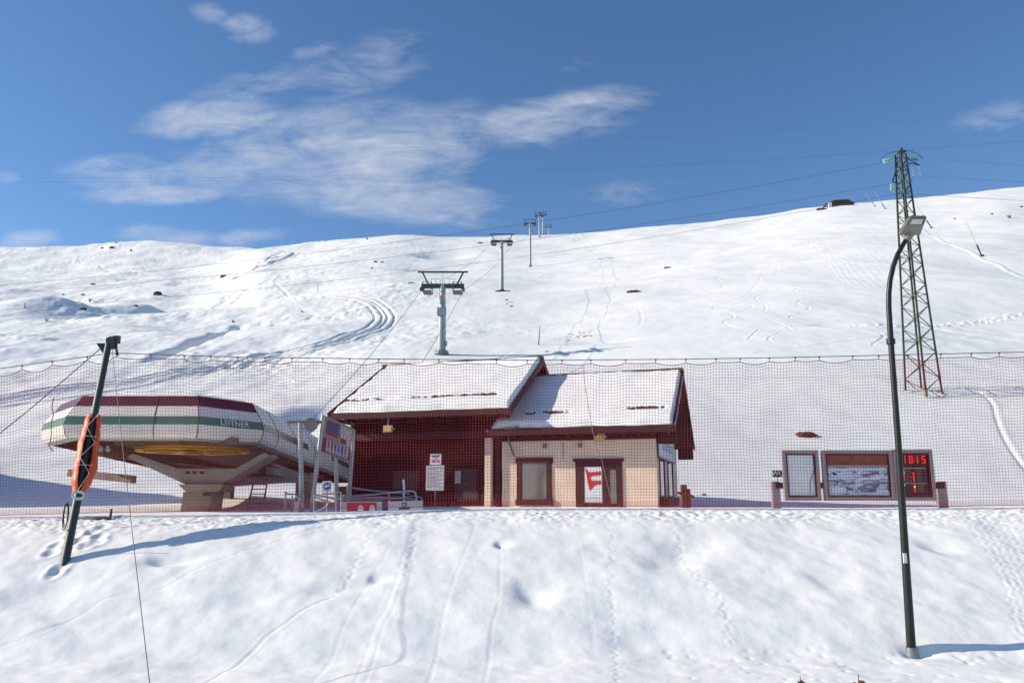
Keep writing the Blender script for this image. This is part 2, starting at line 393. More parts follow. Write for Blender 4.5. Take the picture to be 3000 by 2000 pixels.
# groomer tracks winding up the hill, then ski tracks, then the bank
groove([(-150, 1200), (0, 1172), (250, 1135), (500, 1095), (770, 1052), (950, 1012), (1080, 970), (1128, 930), (1105, 895), (1045, 872), (975, 866)], 45, 4.0, groomer)
groove([(-150, 1235), (0, 1195), (300, 1150), (600, 1092), (760, 1070), (930, 1030)], 45, 1.4, ski(.22, .35))
groove([(380, 1066), (470, 1040), (560, 1005), (620, 985), (700, 955)], 60, 6, lambda d, s: -1.35 * np.exp(-(d / 1.15) ** 2) * sm(0, 8, s))
groove([(960, 868), (830, 850), (700, 842)], 60, 2, ski(.25, .5))
for px in ([(2370, 699), (2380, 729), (2405, 759), (2430, 780), (2451, 810), (2471, 830)], [(2310, 640), (2318, 655), (2326, 678)], [(2382, 704), (2398, 734), (2415, 744)], [(2270, 745), (2229, 810), (2213, 835), (2198, 855), (2168, 873), (2100, 895), (2090, 905)],
           [(2240, 730), (2274, 780), (2276, 800), (2246, 822), (2279, 835), (2334, 843), (2329, 853), (2367, 868), (2334, 888), (2370, 901), (2345, 918), (2314, 928), (2334, 938), (2400, 950), (2500, 962)], [(2254, 853), (2213, 873), (2240, 885)],
           [(2120, 875), (2183, 890), (2206, 896), (2193, 906), (2160, 915)], [(2238, 890), (2244, 905), (2230, 912)], [(2223, 966), (2193, 994)], [(2250, 936), (2294, 951), (2319, 966)], [(2284, 976), (2251, 992), (2274, 1006), (2330, 1012)],
           [(2213, 1034), (2340, 1018), (2471, 999), (2561, 986), (2640, 975)], [(2496, 961), (2587, 981), (2556, 1010)], [(2100, 905), (2150, 925), (2120, 945), (2180, 965)], [(1920, 960), (2000, 945), (2090, 940)], [(2080, 860), (2120, 835), (2100, 815), (2140, 795)],
           [(2300, 1000), (2420, 1005), (2500, 1015)]):
    groove(px, 60, 1.2, lambda d, s: ski(.10, .16)(d, s) * (.45 + .9 * np.clip(perlin(s / 4, d * 0, 12) + .45, 0, 1)))
for px in ([(1160, 1040), (1260, 1020), (1430, 1000)], [(1530, 888), (1700, 870), (1800, 862)], [(1560, 780), (1780, 762), (1850, 755)], [(1870, 905), (1880, 930), (1875, 950)], [(1460, 1050), (1500, 1030), (1550, 1015)], [(1230, 860), (1180, 864), (1150, 868)]):
    groove(px, 60, 1.4, ski(.04, .22))
for px in ([(1220, 890), (1350, 882), (1470, 876)], [(1480, 878), (1600, 876), (1850, 850)]):
    groove(px, 60, 2, ski(.05, .3))
groove([(862, 742), (800, 768), (740, 793), (690, 815)], 60, 8, ski(.9, 1.2))
groove([(840, 735), (790, 755), (760, 770)], 60, 6, ski(.6, .9))
groove([(290, 778), (380, 792), (420, 797)], 60, 8, ski(.7, 1.0))
for k in range(10):     # groomed corduroy streaks on the right slope
    u0 = 2330 + k * 26
    groove([(u0, 690 + 4 * k), (u0 + 55, 750 + 4 * k), (u0 + 130, 830 + 3 * k)], 60, 1.0, ski(.045, .18))
groove([(2700, 670), (2800, 720), (2870, 755), (2940, 785), (3050, 830)], 60, 2.5, ski(-.12, .6))
groove([(2870, 1150), (2905, 1180), (2920, 1230), (2945, 1290), (3000, 1370), (3060, 1420)], 30, 1.2, lambda d, s: -.10 * np.exp(-(d / .14) ** 2) + .03 * np.exp(-((d - .4) / .2) ** 2))
groove([(2780, 1133), (2900, 1130), (3060, 1133)], 30, .8, ski(.05, .15))
def rubble(px, ymin, w, amp, sc):
    groove(px, ymin, w * 2, lambda d, s: amp * .6 * np.exp(-(d / w) ** 2) * (.5 + perlin(s / sc, d / sc, 9) + .6 * perlin(s / sc * 2.3, d / sc * 2.3, 10)))
rubble([(2540, 955), (2680, 955), (2820, 950), (2960, 930), (3100, 915)], 60, 1.6, .45, .8)
# bank
groove([(-60, 1910), (120, 1850), (240, 1800), (320, 1750), (480, 1722), (580, 1665), (760, 1602), (900, 1555), (1000, 1522)], 11, .4, ski(.004, .045))  # shallow groove standing in for the shadow line of an overhead wire
groove([(560, 2020), (700, 1945), (770, 1875), (830, 1830), (900, 1780), (970, 1752)], 11, .4, ski(.007, .035))
groove([(980, 1745), (1020, 1700), (1050, 1630), (1090, 1560), (1110, 1535)], 11, .4, steps(.010, .05, .22))
groove([(1045, 2030), (1090, 1900), (1150, 1760), (1190, 1640), (1215, 1560)], 11, .5, lambda d, s: (ski(.004, .03)(d - .08, s) + ski(.004, .03)(d + .08, s)) * (.75 + .35 * perlin(s / .12, d * 0, 4)))
groove([(1185, 1680), (1205, 1600), (1225, 1530)], 11, .4, steps(.007, .06, .2))
groove([(905, 2010), (1000, 1850), (1085, 1700), (1150, 1590)], 11, .3, ski(.0025, .035))
groove([(1250, 2010), (1290, 1850), (1330, 1700), (1385, 1560), (1400, 1500)], 11, .3, ski(.003, .035))
groove([(1415, 2010), (1440, 1850), (1462, 1750), (1466, 1600)], 11, .3, ski(.004, .03))
groove([(1805, 2010), (1800, 1850), (1785, 1700), (1795, 1560)], 11, .3, steps(.005, .035, .17))
groove([(1740, 1900), (1715, 1700), (1695, 1590)], 11, .3, ski(.002, .04))
groove([(2140, 1880), (2110, 1760), (2050, 1690), (2000, 1640), (1985, 1550)], 11, .3, steps(.004, .05, .3))
for k in range(7):
    u0 = 2800 + k * 24
    groove([(u0, 1500), (u0 + 70, 1580 + 3 * k), (u0 + 150, 1720 + 4 * k), (u0 + 190, 1880)], 11, .3, steps(.006 + .003 * (k % 3), .035, .19 + .03 * (k % 4)))
for (u, v) in [(165, 1600), (200, 1598), (230, 1585), (255, 1600), (290, 1575), (175, 1665), (150, 1620), (215, 1570), (270, 1560), (300, 1545), (285, 1590), (160, 1680)]:
    h = hit(u, v, 12); d2 = ((GX - h.x) / .11) ** 2 + ((GY - h.y) / .14) ** 2
    GZ += -.045 * np.exp(-d2) + .02 * np.exp(-(np.sqrt(d2) - 1.7) ** 2 * 3)
for k in range(120):
    u = RNG.uniform(1950, 3000); v = RNG.uniform(1900, 1995) if k < 80 else RNG.uniform(1495, 1530)
    h = hit(u, v, 11, zsmooth); m = (np.abs(GX - h.x) < .3) & (np.abs(GY - h.y) < .3)
    GZ[m] -= RNG.uniform(.006, .018) * np.exp(-((GX[m] - h.x) / .05) ** 2 - ((GY[m] - h.y) / .06) ** 2)
tag(np_mesh('snow_ground', GX, GY, GZ, SNOW), kind='structure')
del GX, GY, GZ, GS, GU, hl, left, crest

# ------------------------------------------------------------------ the two houses (shared local frame: X along the front, Y into depth)
HA = -math.radians(17)
HK = Vector((7.04, 39.5, 0))
def house(name, label): return thing(name, label, 'building', HK, HA)
def snow_sheet(s0, s1, d0, z0, d1, z1, thick, seed, bands):
    """a snow layer lying on a roof slope from eave (d0,z0) to ridge (d1,z1); thins to nothing at its edges and at snow guards"""
    nS, nT = 150, 80
    S, T = np.meshgrid(np.linspace(0, 1, nS), np.linspace(0, 1, nT), indexing='xy')
    X = s0 + (s1 - s0) * S; run = math.hypot(d1 - d0, z1 - z0); tm = T * run
    h = thick * (1 + .18 * fbm(X / 2.5, tm / 2.5, seed, 2) + .02 * fbm(X / .3, tm / .3, seed + 3, 2))
    edge = .08 + .10 * fbm(X / 1.9, tm * 0, seed + 5, 2, .45)
    h = h * sm(edge - .05, edge + .30, tm) * sm(-.02, .12, (s1 - X)) * sm(-.02, .35 + .15 * perlin(tm / .7, tm * 0, seed), (X - s0)) * sm(0, .15, run - tm)
    for (tc, sa, sb, w) in bands:
        on = sm(sa, sa + .2, X) * (1 - sm(sb - .2, sb, X)) * sm(-.25, .0, perlin(X / .7, X * 0, seed + 8) + .2)
        h = h - on * 1.45 * thick * np.exp(-((tm - tc - .05 * perlin(X / .4, X * 0, seed + 9)) / w) ** 2)
    h = h - .015
    ux, uz = (d1 - d0) / run, (z1 - z0) / run
    mb = MB()
    V = np.stack([X, d0 + ux * tm - uz * h, z0 + uz * tm + ux * h], -1).reshape(-1, 3)
    mb.v = [tuple(p) for p in V]
    mb.f = [(j * nS + i, j * nS + i + 1, (j + 1) * nS + i + 1, (j + 1) * nS + i) for j in range(nT - 1) for i in range(nS - 1)]
    mb.m = [0] * len(mb.f)
    return mb
def roof_slabs(s0, s1, front, ridge, rear, th):
    """two pitched slabs meeting at the ridge, one mesh"""
    mb = MB()
    (d0, z0), (d1, z1), (d2, z2) = front, ridge, rear
    poly = [(s0, d0, z0), (s0, d1, z1), (s0, d2, z2), (s0, d2, z2 - th), (s0, d1, z1 - th * 1.15), (s0, d0, z0 - th)]
    n = len(poly)
    vs = poly + [(s1, p[1], p[2]) for p in poly]
    mb.add(vs, [(0, 1, 4, 5), (1, 2, 3, 4), (n + 5, n + 4, n + 1, n), (n + 4, n + 3, n + 2, n + 1)] + [(i, n + i, n + (i + 1) % n, (i + 1) % n) for i in range(n)])
    return mb
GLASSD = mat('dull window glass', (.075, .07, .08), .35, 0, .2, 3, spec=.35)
def window(parent, s0, s1, z0, z1, d, fw=.11, mull=0, sub='window'):
    f = MB()
    f.box(s0, s0 + fw, d - .05, d + .12, z0, z1); f.box(s1 - fw, s1, d - .05, d + .12, z0, z1)
    f.box(s0 - .06, s1 + .06, d - .08, d + .12, z1, z1 + fw); f.box(s0 - .06, s1 + .06, d - .12, d + .12, z0 - fw, z0)
    for k in range(mull):
        c = s0 + (s1 - s0) * (k + 1) / (mull + 1); f.box(c - .04, c + .04, d - .04, d + .1, z0, z1)
    w = f.build(sub, TRIM, parent)
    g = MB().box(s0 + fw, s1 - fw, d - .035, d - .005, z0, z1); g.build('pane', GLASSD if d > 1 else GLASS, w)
    return w
# s along the wall for a pixel column, at depth d behind the cream front wall
E1 = Vector((math.cos(HA), math.sin(HA), 0)); E2 = Vector((-math.sin(HA), math.cos(HA), 0))
def HS(u, v, d=0):
    a, t = ray(u, v); b = HK + E2 * d
    s = (a * b.y - b.x) / (E1.x - a * E1.y)
    return s, t * (b.y + s * E1.y)
ZB = -1.0
# ---- cream ticket house (right)
tk = house('ticket_house', 'cream rendered ticket house with brown trim and snowy roof, right half of the pair')
FE, RD, RE = (-1.0, 3.38), (5.0, 6.80), (11.0, 3.05)
wz = 2.80
w = MB()
w.add([(-7.9, 0, ZB), (0, 0, ZB), (0, 10, ZB), (-7.9, 10, ZB), (-7.9, 0, wz), (0, 0, wz), (0, 10, wz), (-7.9, 10, wz)], [(0, 1, 5, 4), (1, 2, 6, 5), (2, 3, 7, 6), (3, 0, 4, 7)])
w.build('wall', CREAM, tk)
# boarded frieze and gables above the render
g = MB()
g.prism([(-7.9, -.05, wz), (-7.9, -.05, 3.72), (-7.9, 5, 6.58), (-7.9, 10.05, 3.4), (-7.9, 10.05, wz)], (7.95, 0, 0))
g.build('boarded_gable', WOOD, tk)
r = roof_slabs(-8.3, 1.0, FE, RD, RE, .16); rf = r.build('roof', ROOFW, tk)
snow_sheet(-8.25, .93, FE[0], FE[1], RD[0], RD[1], .27, 3, [(1.35, -6.7, -4.2, .10), (1.55, -1.4, .6, .10), (6.75, -9, 1, .05)]).build('snow_cover', SNOWROOF, rf, smooth=True)
b = MB(); b.box(-8.3, 1.02, FE[0] - .06, FE[0] - .01, FE[1] - .34, FE[1] - .02); b.build('fascia', TRIM, rf)
b = MB()
for (p, q) in (((1.03, FE[0] - .05, FE[1] - .16), (1.03, RD[0], RD[1] - .14)), ((1.03, RD[0], RD[1] - .14), (1.03, RE[0] + .05, RE[1] - .16))): b.bar(p, q, .05, .30)
b.build('barge_board', TRIM, rf)
b = MB()
b.bar((1.07, FE[0] - .05, FE[1] + .02), (1.07, RD[0], RD[1] + .03), .04, .07); b.build('verge_strip', GALV, rf)
b = MB(); b.bar((-8.3, RD[0] - .1, RD[1] + .05), (1.05, RD[0] - .1, RD[1] + .09), .34, .20); b.build('ridge_cap', ROOFW, rf)
b = MB()
for k in range(13):
    s = -7.8 + k * .7; b.box(s, s + .12, -.92, .1, FE[1] - .42, FE[1] - .20)
b.build('rafter_ends', TRIM, rf)
def guards(rf, d0, z0, ux, uz, lst):
    for (sa, sb, t) in lst:
        n = max(3, int((sb - sa) / .12)); pts = []; rs = []
        for k in range(n + 1):
            x = sa + (sb - sa) * k / n; h = .20 + random.uniform(-.03, .04); q = t + .03 * math.sin(x * 2.1)
            pts.append((x, d0 + ux * q - uz * h, z0 + uz * q + ux * h)); rs.append(random.uniform(.035, .085))
        MB().tube(pts, rs, 7).build('snow_guard', ROOFW, rf)
guards(rf, FE[0], FE[1], 6 / 6.906, 3.42 / 6.906, ((-6.9, -4.7, 1.45), (-4.1, -3.95, 1.6), (-1.9, -1.0, 1.6), (-.95, .45, 1.68)))
# gable purlin ends at the rear eave
for q in ((9.9, 10.05, 2.2, 2.9), (.15, .3, 2.55, 3.3)): MB().box(.1, 1.0, *q).build('purlin', TRIM, rf)
s0, zt = HS(1515, 1357); s1, zb = HS(1618, 1462)
window(tk, s0, s1, zb, zt, 0, .28)
# glazed door with panel in two leaves
da, dt = HS(1686, 1352); db, _ = HS(1822, 1352); _, dbm = HS(1700, 1484)
f = MB()
f.box(da, da + .42, -.06, .1, dbm, dt); f.box(db - .30, db, -.06, .1, dbm, dt); f.box(da - .10, db + .10, -.10, .12, dt, dt + .14); f.box(da + .42, db - .30, -.03, .1, dt - .42, dt)
m0 = HS(1766, 1400)[0]; m1 = HS(1788, 1400)[0]
f.box(m0, m1, -.03, .1, dbm, dt - .42); f.box(da + .42, m0, -.03, .1, dbm, dbm + .16); f.box(m1, db - .30, -.03, .1, dbm, dbm + .16)
door = f.build('door', TRIM, tk)
MB().box(da + .42, m0, -.028, -.006, dbm + .16, dt - .42).build('pane', GLASS, door)
MB().box(m1, db - .30, -.028, -.006, dbm + .16, dt - .42).build('pane', GLASS, door)
# poster behind the door pane, red bands on white
pa, pz1 = HS(1712, 1367); pb, pz0 = HS(1764, 1470)
def poster_xy(fx, fz): return (pa + (pb - pa) * fx, -.045, pz0 + (pz1 - pz0) * fz)
ps = thing('poster', 'white poster with red curved band emblem on the glazed door', 'poster', HK, HA)
MB().box(pa, pb, -.04, -.03, pz0, pz1).build('sheet', WHITEP, ps)
mb = MB()
mb.prism([poster_xy(*q) for q in ((.04, .99), (.16, .90), (.30, .845), (.97, .865), (.97, .755), (.47, .74), (.37, .70), (.40, .62), (.5, .605), (.97, .605), (.97, .50), (.64, .48), (.50, .41), (.30, .32), (.20, .55), (.12, .78))], (0, -.006, 0))
mb.build('emblem', REDP, ps)
mb = MB()
for k in range(3): mb.box(pa + .05, pb - .05, -.046, -.041, pz0 + .10 + k * .06, pz0 + .125 + k * .06)
mb.build('text_lines', mat('pale blue print', (.45, .5, .58), .6), ps)
# gable side: windows and flower box
def side_window(y0, y1, z0, z1):
    f = MB(); f.box(-.06, .05, y0, y0 + .1, z0, z1); f.box(-.06, .05, y1 - .1, y1, z0, z1); f.box(-.06, .07, y0 - .05, y1 + .05, z1, z1 + .1); f.box(-.06, .09, y0 - .05, y1 + .05, z0 - .1, z0)
    w = f.build('window', TRIM, tk); MB().box(-.02, .01, y0 + .1, y1 - .1, z0, z1).build('pane', GLASS, w)
side_window(1.0, 3.2, .05, 1.9); side_window(4.8, 7.3, .05, 1.9)
MB().box(.05, .45, .8, 6.0, -.45, -.02).build('planter', WOODB, tk)
for (u, v) in ((1597, 1307), (1700, 1305)):
    s, z = HS(u, v); MB().box(s - .10, s + .10, -.10, 0.01, z - .10, z + .12).build('wall_fixture', STEEL, tk)
s, z = HS(1650, 1295); s_, z2 = HS(1650, 1345); MB().bar((s, -.03, z), (s, -.03, z2), .02, .02).build('conduit', STEEL, tk)
sg = thing('fascia_sign', 'white sign with dark grey lettering high on the gable side', 'sign', HK, HA)
MB().hexa([(.10, .25, 1.95), (.16, .25, 1.95), (.16, 7.2, 1.95), (.10, 7.2, 1.95), (.10, .25, 3.10), (.16, .25, 3.10), (.16, 7.2, 4.1), (.10, 7.2, 4.1)]).build('panel', mat('pale sign', (.62, .63, .70), .5, 0, .05, 4), sg)
mb = MB()
for (z, n) in ((3.05, 6), (2.55, 7)):
    for k in range(n):
        y = 1.6 + k * .68; mb.box(.16, .17, y, y + .14, z - .22, z + .22); mb.box(.16, .17, y + .14, y + .42, z + (.1 if k % 2 else -.2), z + (.2 if k % 2 else -.1))
mb.build('lettering', mat('grey lettering', (.2, .21, .27), .6), sg)
MB().box(.10, .22, .2, 7.25, 1.86, 1.94).build('lower_rail', STEEL, sg)
# ---- dark boarded lift house (left)
lh = house('lift_house', 'dark red boarded lift house with porch under a snowy roof, left half of the pair')
LF, LR, LB = (-1.5, 4.38), (5.0, 7.88), (11.0, 4.4)
g = MB()
g.prism([(-16.5, 1.5, ZB), (-16.5, 1.5, 5.75), (-16.5, 5, 7.65), (-16.5, 10, 4.75), (-16.5, 10, ZB)], (8.5, 0, 0))
g.build('wall', WOOD, lh)
g = MB(); g.prism([(-16.5, -.35, ZB), (-16.5, -.35, 4.75), (-16.5, 1.495, 5.7), (-16.5, 1.495, ZB)], (.2, 0, 0)); g.build('porch_side', WOOD, lh)
g = MB(); g.prism([(-8.25, -.02, ZB), (-8.25, -.02, 4.9), (-8.25, 1.495, 5.7), (-8.25, 1.495, ZB)], (.25, 0, 0))
g.build('porch_side', WOOD, lh)
for q in ((-16.3, -8.0, -.30, -.04, 3.0, 3.35), (-16.3, -8.26, -.28, -.08, 3.9, 4.2)): MB().box(*q).build('porch_beam', TRIM, lh)
for q in ((-16.3, -8.26, 1.44, 1.5, 2.9, 3.1), (-16.3, -8.26, 1.42, 1.49, 1.5, 1.62)): MB().box(*q).build('wall_rail', TRIM, lh)
s, z = HS(1434, 1400); MB().box(s - .17, s + .17, -.30, .02, ZB, 3.0).build('pillar', CREAM, lh, bevel=.012)
r = roof_slabs(-17.2, -7.0, LF, LR, LB, .18); rf = r.build('roof', ROOFW, lh)
snow_sheet(-17.05, -7.06, LF[0], LF[1], LR[0], LR[1], .29, 13, [(1.25, -17.6, -15.3, .10), (1.3, -14.9, -13.6, .08), (1.35, -12.9, -8.0, .11), (7.25, -18, -6, .06)]).build('snow_cover', SNOWROOF, rf, smooth=True)
b = MB(); b.box(-17.2, -6.98, LF[0] - .06, LF[0] - .01, LF[1] - .32, LF[1] - .02); b.build('fascia', TRIM, rf)
for s in (-6.97, -17.23):
    b = MB(); b.bar((s, LF[0] - .05, LF[1] - .14), (s, LR[0], LR[1] - .12), .05, .34); b.bar((s, LR[0], LR[1] - .12), (s, LB[0] + .05, LB[1] - .14), .05, .34); b.build('barge_board', TRIM, rf)
b = MB(); b.bar((-17.2, LR[0] - .1, LR[1] + .05), (-6.95, LR[0] - .1, LR[1] + .09), .36, .20); b.build('ridge_cap', ROOFW, rf)
ux, uz = 6.5 / 7.382, 3.5 / 7.382
guards(rf, LF[0], LF[1], ux, uz, ((-17.0, -16.0, 1.3), (-15.8, -14.7, 1.32), (-13.6, -12.7, 1.36), (-12.5, -12.35, 1.36), (-12.15, -12.0, 1.38), (-11.75, -10.2, 1.4), (-10.15, -8.0, 1.46)))
b = MB()
for k in range(14):
    s = -17.1 + k * .74; b.box(s, s + .13, -1.42, 1.5, LF[1] - .42, LF[1] - .22)
b.build('rafter_ends', TRIM, rf)
for z_, d_ in ((4.75, 1.3), (7.45, 4.9), (4.75, 9.6)): MB().box(-8.0, -7.05, d_, d_ + .18, z_ - .1, z_ + .1).build('purlin', TRIM, rf)
for (ua, va, ub, vb) in ((1148, 1378, 1232, 1432), (1328, 1370, 1402, 1462)):
    s0, zt = HS(ua, va, 1.5); s1, zb = HS(ub, vb, 1.5)
    window(lh, s0, s1, zb, zt, 1.5, .10)
s0, z1 = HS(1332, 1378, 1.4); s1, z0 = HS(1349, 1416, 1.4)
o = MB().box(s0, s1, 1.42, 1.44, z0, z1); nt_ = thing('paper_note', 'small blank grey paper taped to the lift house window', 'paper', HK, HA); o.build('sheet', PAPER, nt_)
# bracket and loose downpipe at the valley between the houses
b = MB(); a, z0 = HS(1487, 1268, -.15); c, z1 = HS(1506, 1335, -.15); b.tube([(a, -.15, z0), (a + .06, -.15, z0 - .4), (c, -.15, z1)], .05, 8); tag(b.build('downpipe', STEEL, tk))
b = MB(); a, z0 = HS(1425, 1263, -.9); c, z1 = HS(1520, 1256, -.9); b.bar((a, -.95, z0), (c, -.95, z1 + .1), .14, .12); b.build('gutter', STEEL, lh)
# lamps under the eaves, notices on the lift house
for (u, v, d, lab) in ((1137, 1256, -1.35, 'square amber wall lamp under the lift house eave'), (1756, 1279, -.55, 'square amber wall lamp under the ticket house eave')):
    s, z = HS(u, v, d)
    t = thing('wall_lamp', lab, 'lamp', HK, HA, 'amber lamps under the eaves')
    MB().box(s - .27, s + .27, d - .05, d + .05, z - .19, z + .19).build('housing', mat('lamp beige', (.5, .36, .22), .6), t, bevel=.015)
    MB().box(s - .20, s + .20, d - .075, d - .052, z - .13, z + .13).build('diffuser', LAMPO, t)
    MB().box(s + .27, s + .36, d - .03, d + .03, z - .05, z + .05).build('bracket', GALV, t)
    MB().box(s - .04, s + .04, d - .02, d + .04, z + .19, 4.15 if u < 1400 else 3.3).build('hanger', STEEL, t)
def notice(name, label, cat, u0, v0, u1, v1, d, m):
    s0, z1 = HS(u0, v0, d); s1, z0 = HS(u1, v1, d)
    t = thing(name, label, cat, HK, HA); MB().box(s0, s1, d, d + .03, z0, z1).build('panel', m, t)
    return t, s0, s1, z0, z1
t, s0, s1, z0, z1 = notice('number_sign', 'small white sign with red number above the notice board', 'sign', 1260, 1329, 1292, 1360, -.36, WHITEP)
text_part('lettering', 'N°6', .24, REDP, t, ((s0 + s1) / 2, -.37, z0 + .17), (1, 0, 0), (0, 0, 1), 1.1)
mb = MB(); mb.box(s0 + .08, s1 - .08, -.368, -.361, z1 - .14, z1 - .07); mb.box(s0 + .14, s1 - .14, -.368, -.361, z1 - .21, z1 - .17); mb.build('text_lines', INK, t)
MB().box((s0 + s1) / 2 - .03, (s0 + s1) / 2 + .03, -.33, -.27, z0 - 2.6, z1).build('post', STEEL, t)
t, s0, s1, z0, z1 = notice('notice_board', 'tall weathered white notice under the number sign', 'notice', 1249, 1363, 1300, 1436, -.36, PAPER)
mb = MB()
for k in range(16): mb.box(s0 + .06, s1 - .06 - .18 * ((k * 7) % 3) * (k > 1), -.368, -.361, z1 - .12 - k * .068, z1 - .09 - k * .068 + (.025 if k == 0 else 0))
mb.build('text_lines', mat('faded print', (.36, .36, .40), .7), t)

# ------------------------------------------------------------------ lift station
def offset_poly(poly, d):
    n = len(poly); out = []
    for i in range(n):
        p0, p1, p2 = Vector(poly[i - 1]), Vector(poly[i]), Vector(poly[(i + 1) % n])
        e1 = (p1 - p0).normalized(); e2 = (p2 - p1).normalized()
        n1 = Vector((-e1.y, e1.x)); n2 = Vector((-e2.y, e2.x))
        bs = n1 + n2; bs = bs / max(bs.dot(n1), .3)
        out.append(p1 + bs * d)
    return out
OUT = [(-17.4, 29.7), (-15.05, 27.0), (-10.5, 27.0), (-9.1, 29.5), (-8.75, 44), (-8.75, 47), (-16.8, 47), (-17.3, 40)]   # ccw from above
def drop(y): return -.064 * max(0, y - 29.6)
ST = thing('lift_station', 'chairlift station with maroon, white and green striped canopy on a concrete pedestal', 'lift station', (-12.3, 30, -.5))
so = Vector(ST.location)
rings = [(1.5, 3.50), (.55, 3.42), (.30, 3.04), (.07, 2.68), (0, 2.39), (.06, 2.08), (.18, 1.95), (.30, 1.89), (.42, 1.87), (.46, 2.15), (.7, 2.75)]
bandm = [0, 1, 2, 3, 2, 2, 4, 4, 5, 5]
mb = MB(); n = len(OUT)
for (ins, z) in rings:
    for p in offset_poly(OUT, ins):
        zz = z + drop(p.y)
        if z < 2 and p.x < -15.5 and p.y < 31: zz += .0
        mb.v.append((p.x, p.y, zz))
for k in range(len(rings) - 1):
    for i in range(n):
        mb.f.append((k * n + i, (k + 1) * n + i, (k + 1) * n + (i + 1) % n, k * n + (i + 1) % n))
        mi = bandm[k]
        if i in (3, 4, 5) and mi in (1, 3): mi = 2
        mb.m.append(mi)
mb.f.append(tuple(range(n))); mb.m.append(0)
mb.f.append(tuple((len(rings) - 1) * n + i for i in range(n))); mb.m.append(5)
mb.build('canopy', [SHW, SHM, SHW, SHG, SHLIP, SHDARK], ST, so)
# snow on the canopy roof
mb = MB(); top = offset_poly(OUT, .62); top2 = offset_poly(OUT, .9)
for z, ply in ((3.41, top), (3.52, top2)):
    for p in ply: mb.v.append((p.x, p.y, z + drop(p.y)))
for i in range(n): mb.f.append((i, (i + 1) % n, n + (i + 1) % n, n + i)); mb.m.append(0)
mb.f.append(tuple(range(n, 2 * n))); mb.m.append(0)
mb.build('roof_snow', SNOWROOF, ST, so)
# seams between shell panels
mb = MB()
pts = offset_poly(OUT, -.004)
def seam(i, fr, w=.03):
    mb = MB()
    for k in range(1, 6):
        a0 = offset_poly(OUT, rings[k][0] - .006); a1 = offset_poly(OUT, rings[k + 1][0] - .006)
        p = a0[i] + (a0[(i + 1) % n] - a0[i]) * fr; q = a1[i] + (a1[(i + 1) % n] - a1[i]) * fr
        mb.bar((p.x, p.y, rings[k][1] + drop(p.y)), (q.x, q.y, rings[k + 1][1] + drop(q.y)), w, .012)
    mb.build('panel_seam', DARKSTEEL, ST, so)
for (i, fr) in ((1, .66), (1, .99), (2, .995), (3, .12), (3, .3), (3, .5), (0, .99)): seam(i, fr)
mb = MB()     # grey glazing in the stripe along the far side
a0 = offset_poly(OUT, .07 - .012); a1 = offset_poly(OUT, 0 - .012)
def stripe(f0, f1):
    p0 = a0[3] + (a0[4] - a0[3]) * f0; p1 = a0[3] + (a0[4] - a0[3]) * f1; q0 = a1[3] + (a1[4] - a1[3]) * f0; q1 = a1[3] + (a1[4] - a1[3]) * f1
    return [(q0.x, q0.y, 2.40 + drop(q0.y)), (q1.x, q1.y, 2.40 + drop(q1.y)), (p1.x, p1.y, 2.67 + drop(p1.y)), (p0.x, p0.y, 2.67 + drop(p0.y))]
mb.add(stripe(.01, .13), [(0, 1, 2, 3)]); mb.add(stripe(.14, .30), [(0, 1, 2, 3)]); mb.add(stripe(.31, .42), [(0, 1, 2, 3)])
mb.build('side_glazing', mat('dull glazing', (.10, .10, .11), .3), ST, so)
MB().add(stripe(.72, .99), [(0, 1, 2, 3)]).build('side_stripe', SHG, ST, so)
# lettering on the stripe of the bevelled face
p = Vector(OUT[2]); q = Vector(OUT[3]); mid = p + (q - p) * .52; e = (q - p).normalized(); nn = Vector((e.y, -e.x))
text_part('lettering', 'LEITNER', .30, mat('pale lettering', (.62, .66, .66), .5), ST, (mid.x + nn.x * .01 - so.x, mid.y + nn.y * .01 - so.y, 2.53 - so.z), (e.x, e.y, 0), (-nn.x * .22, -nn.y * .22, 1), 1.15)
# bullwheel
c = Vector((-12.05, 30.6, 1.72))
mb = MB(); N_ = 48
ringp = [(1.95, -.055), (2.04, -.065), (2.04, -.02), (1.94, 0), (2.04, .02), (2.04, .065), (1.95, .055), (1.82, .05), (1.82, -.05)]
for j in range(N_):
    t = 2 * PI * j / N_
    for (r_, z_) in ringp: mb.v.append((c.x + r_ * math.cos(t), c.y + r_ * math.sin(t), c.z + z_))
k = len(ringp)
for j in range(N_):
    for i in range(k): mb.f.append((j * k + i, j * k + (i + 1) % k, ((j + 1) % N_) * k + (i + 1) % k, ((j + 1) % N_) * k + i)); mb.m.append(0)
bw = mb.build('bullwheel', YELLOW, ST, so, smooth=True)
mb = MB()
for j in range(8):
    t = 2 * PI * j / 8; mb.bar(c + Vector((.25 * math.cos(t), .25 * math.sin(t), 0)), c + Vector((1.8 * math.cos(t), 1.8 * math.sin(t), 0)), .14, .10)
mb.disc(c, (0, 0, 1), .34, .3); mb.build('spokes', YELLOW, bw, so)
MB().box(-14.4, -12.9, 30.0, 31.2, 1.85, 2.5).build('gearbox', MACHGREEN, ST, so); MB().disc((-11.2, 30.4, 2.25), (0, 0, 1), .5, .7).build('drive_motor', MACHGREEN, ST, so)
for k in range(4): MB().disc((-14.9 + k * .24, 28.2 + .05 * k, 1.66), (.3, 1, 0), .11, .08, 14).build('guide_roller', GALV, ST, so)
for q in ((-13.9, -9.6, 28.2, 28.35, 1.78, 2.02), (-14.6, -14.4, 28.5, 40, 1.4, 1.62), (-9.9, -9.7, 30.3, 42, .9, 1.12)): MB().box(*q).build('track_beam', BEAM, ST, so)
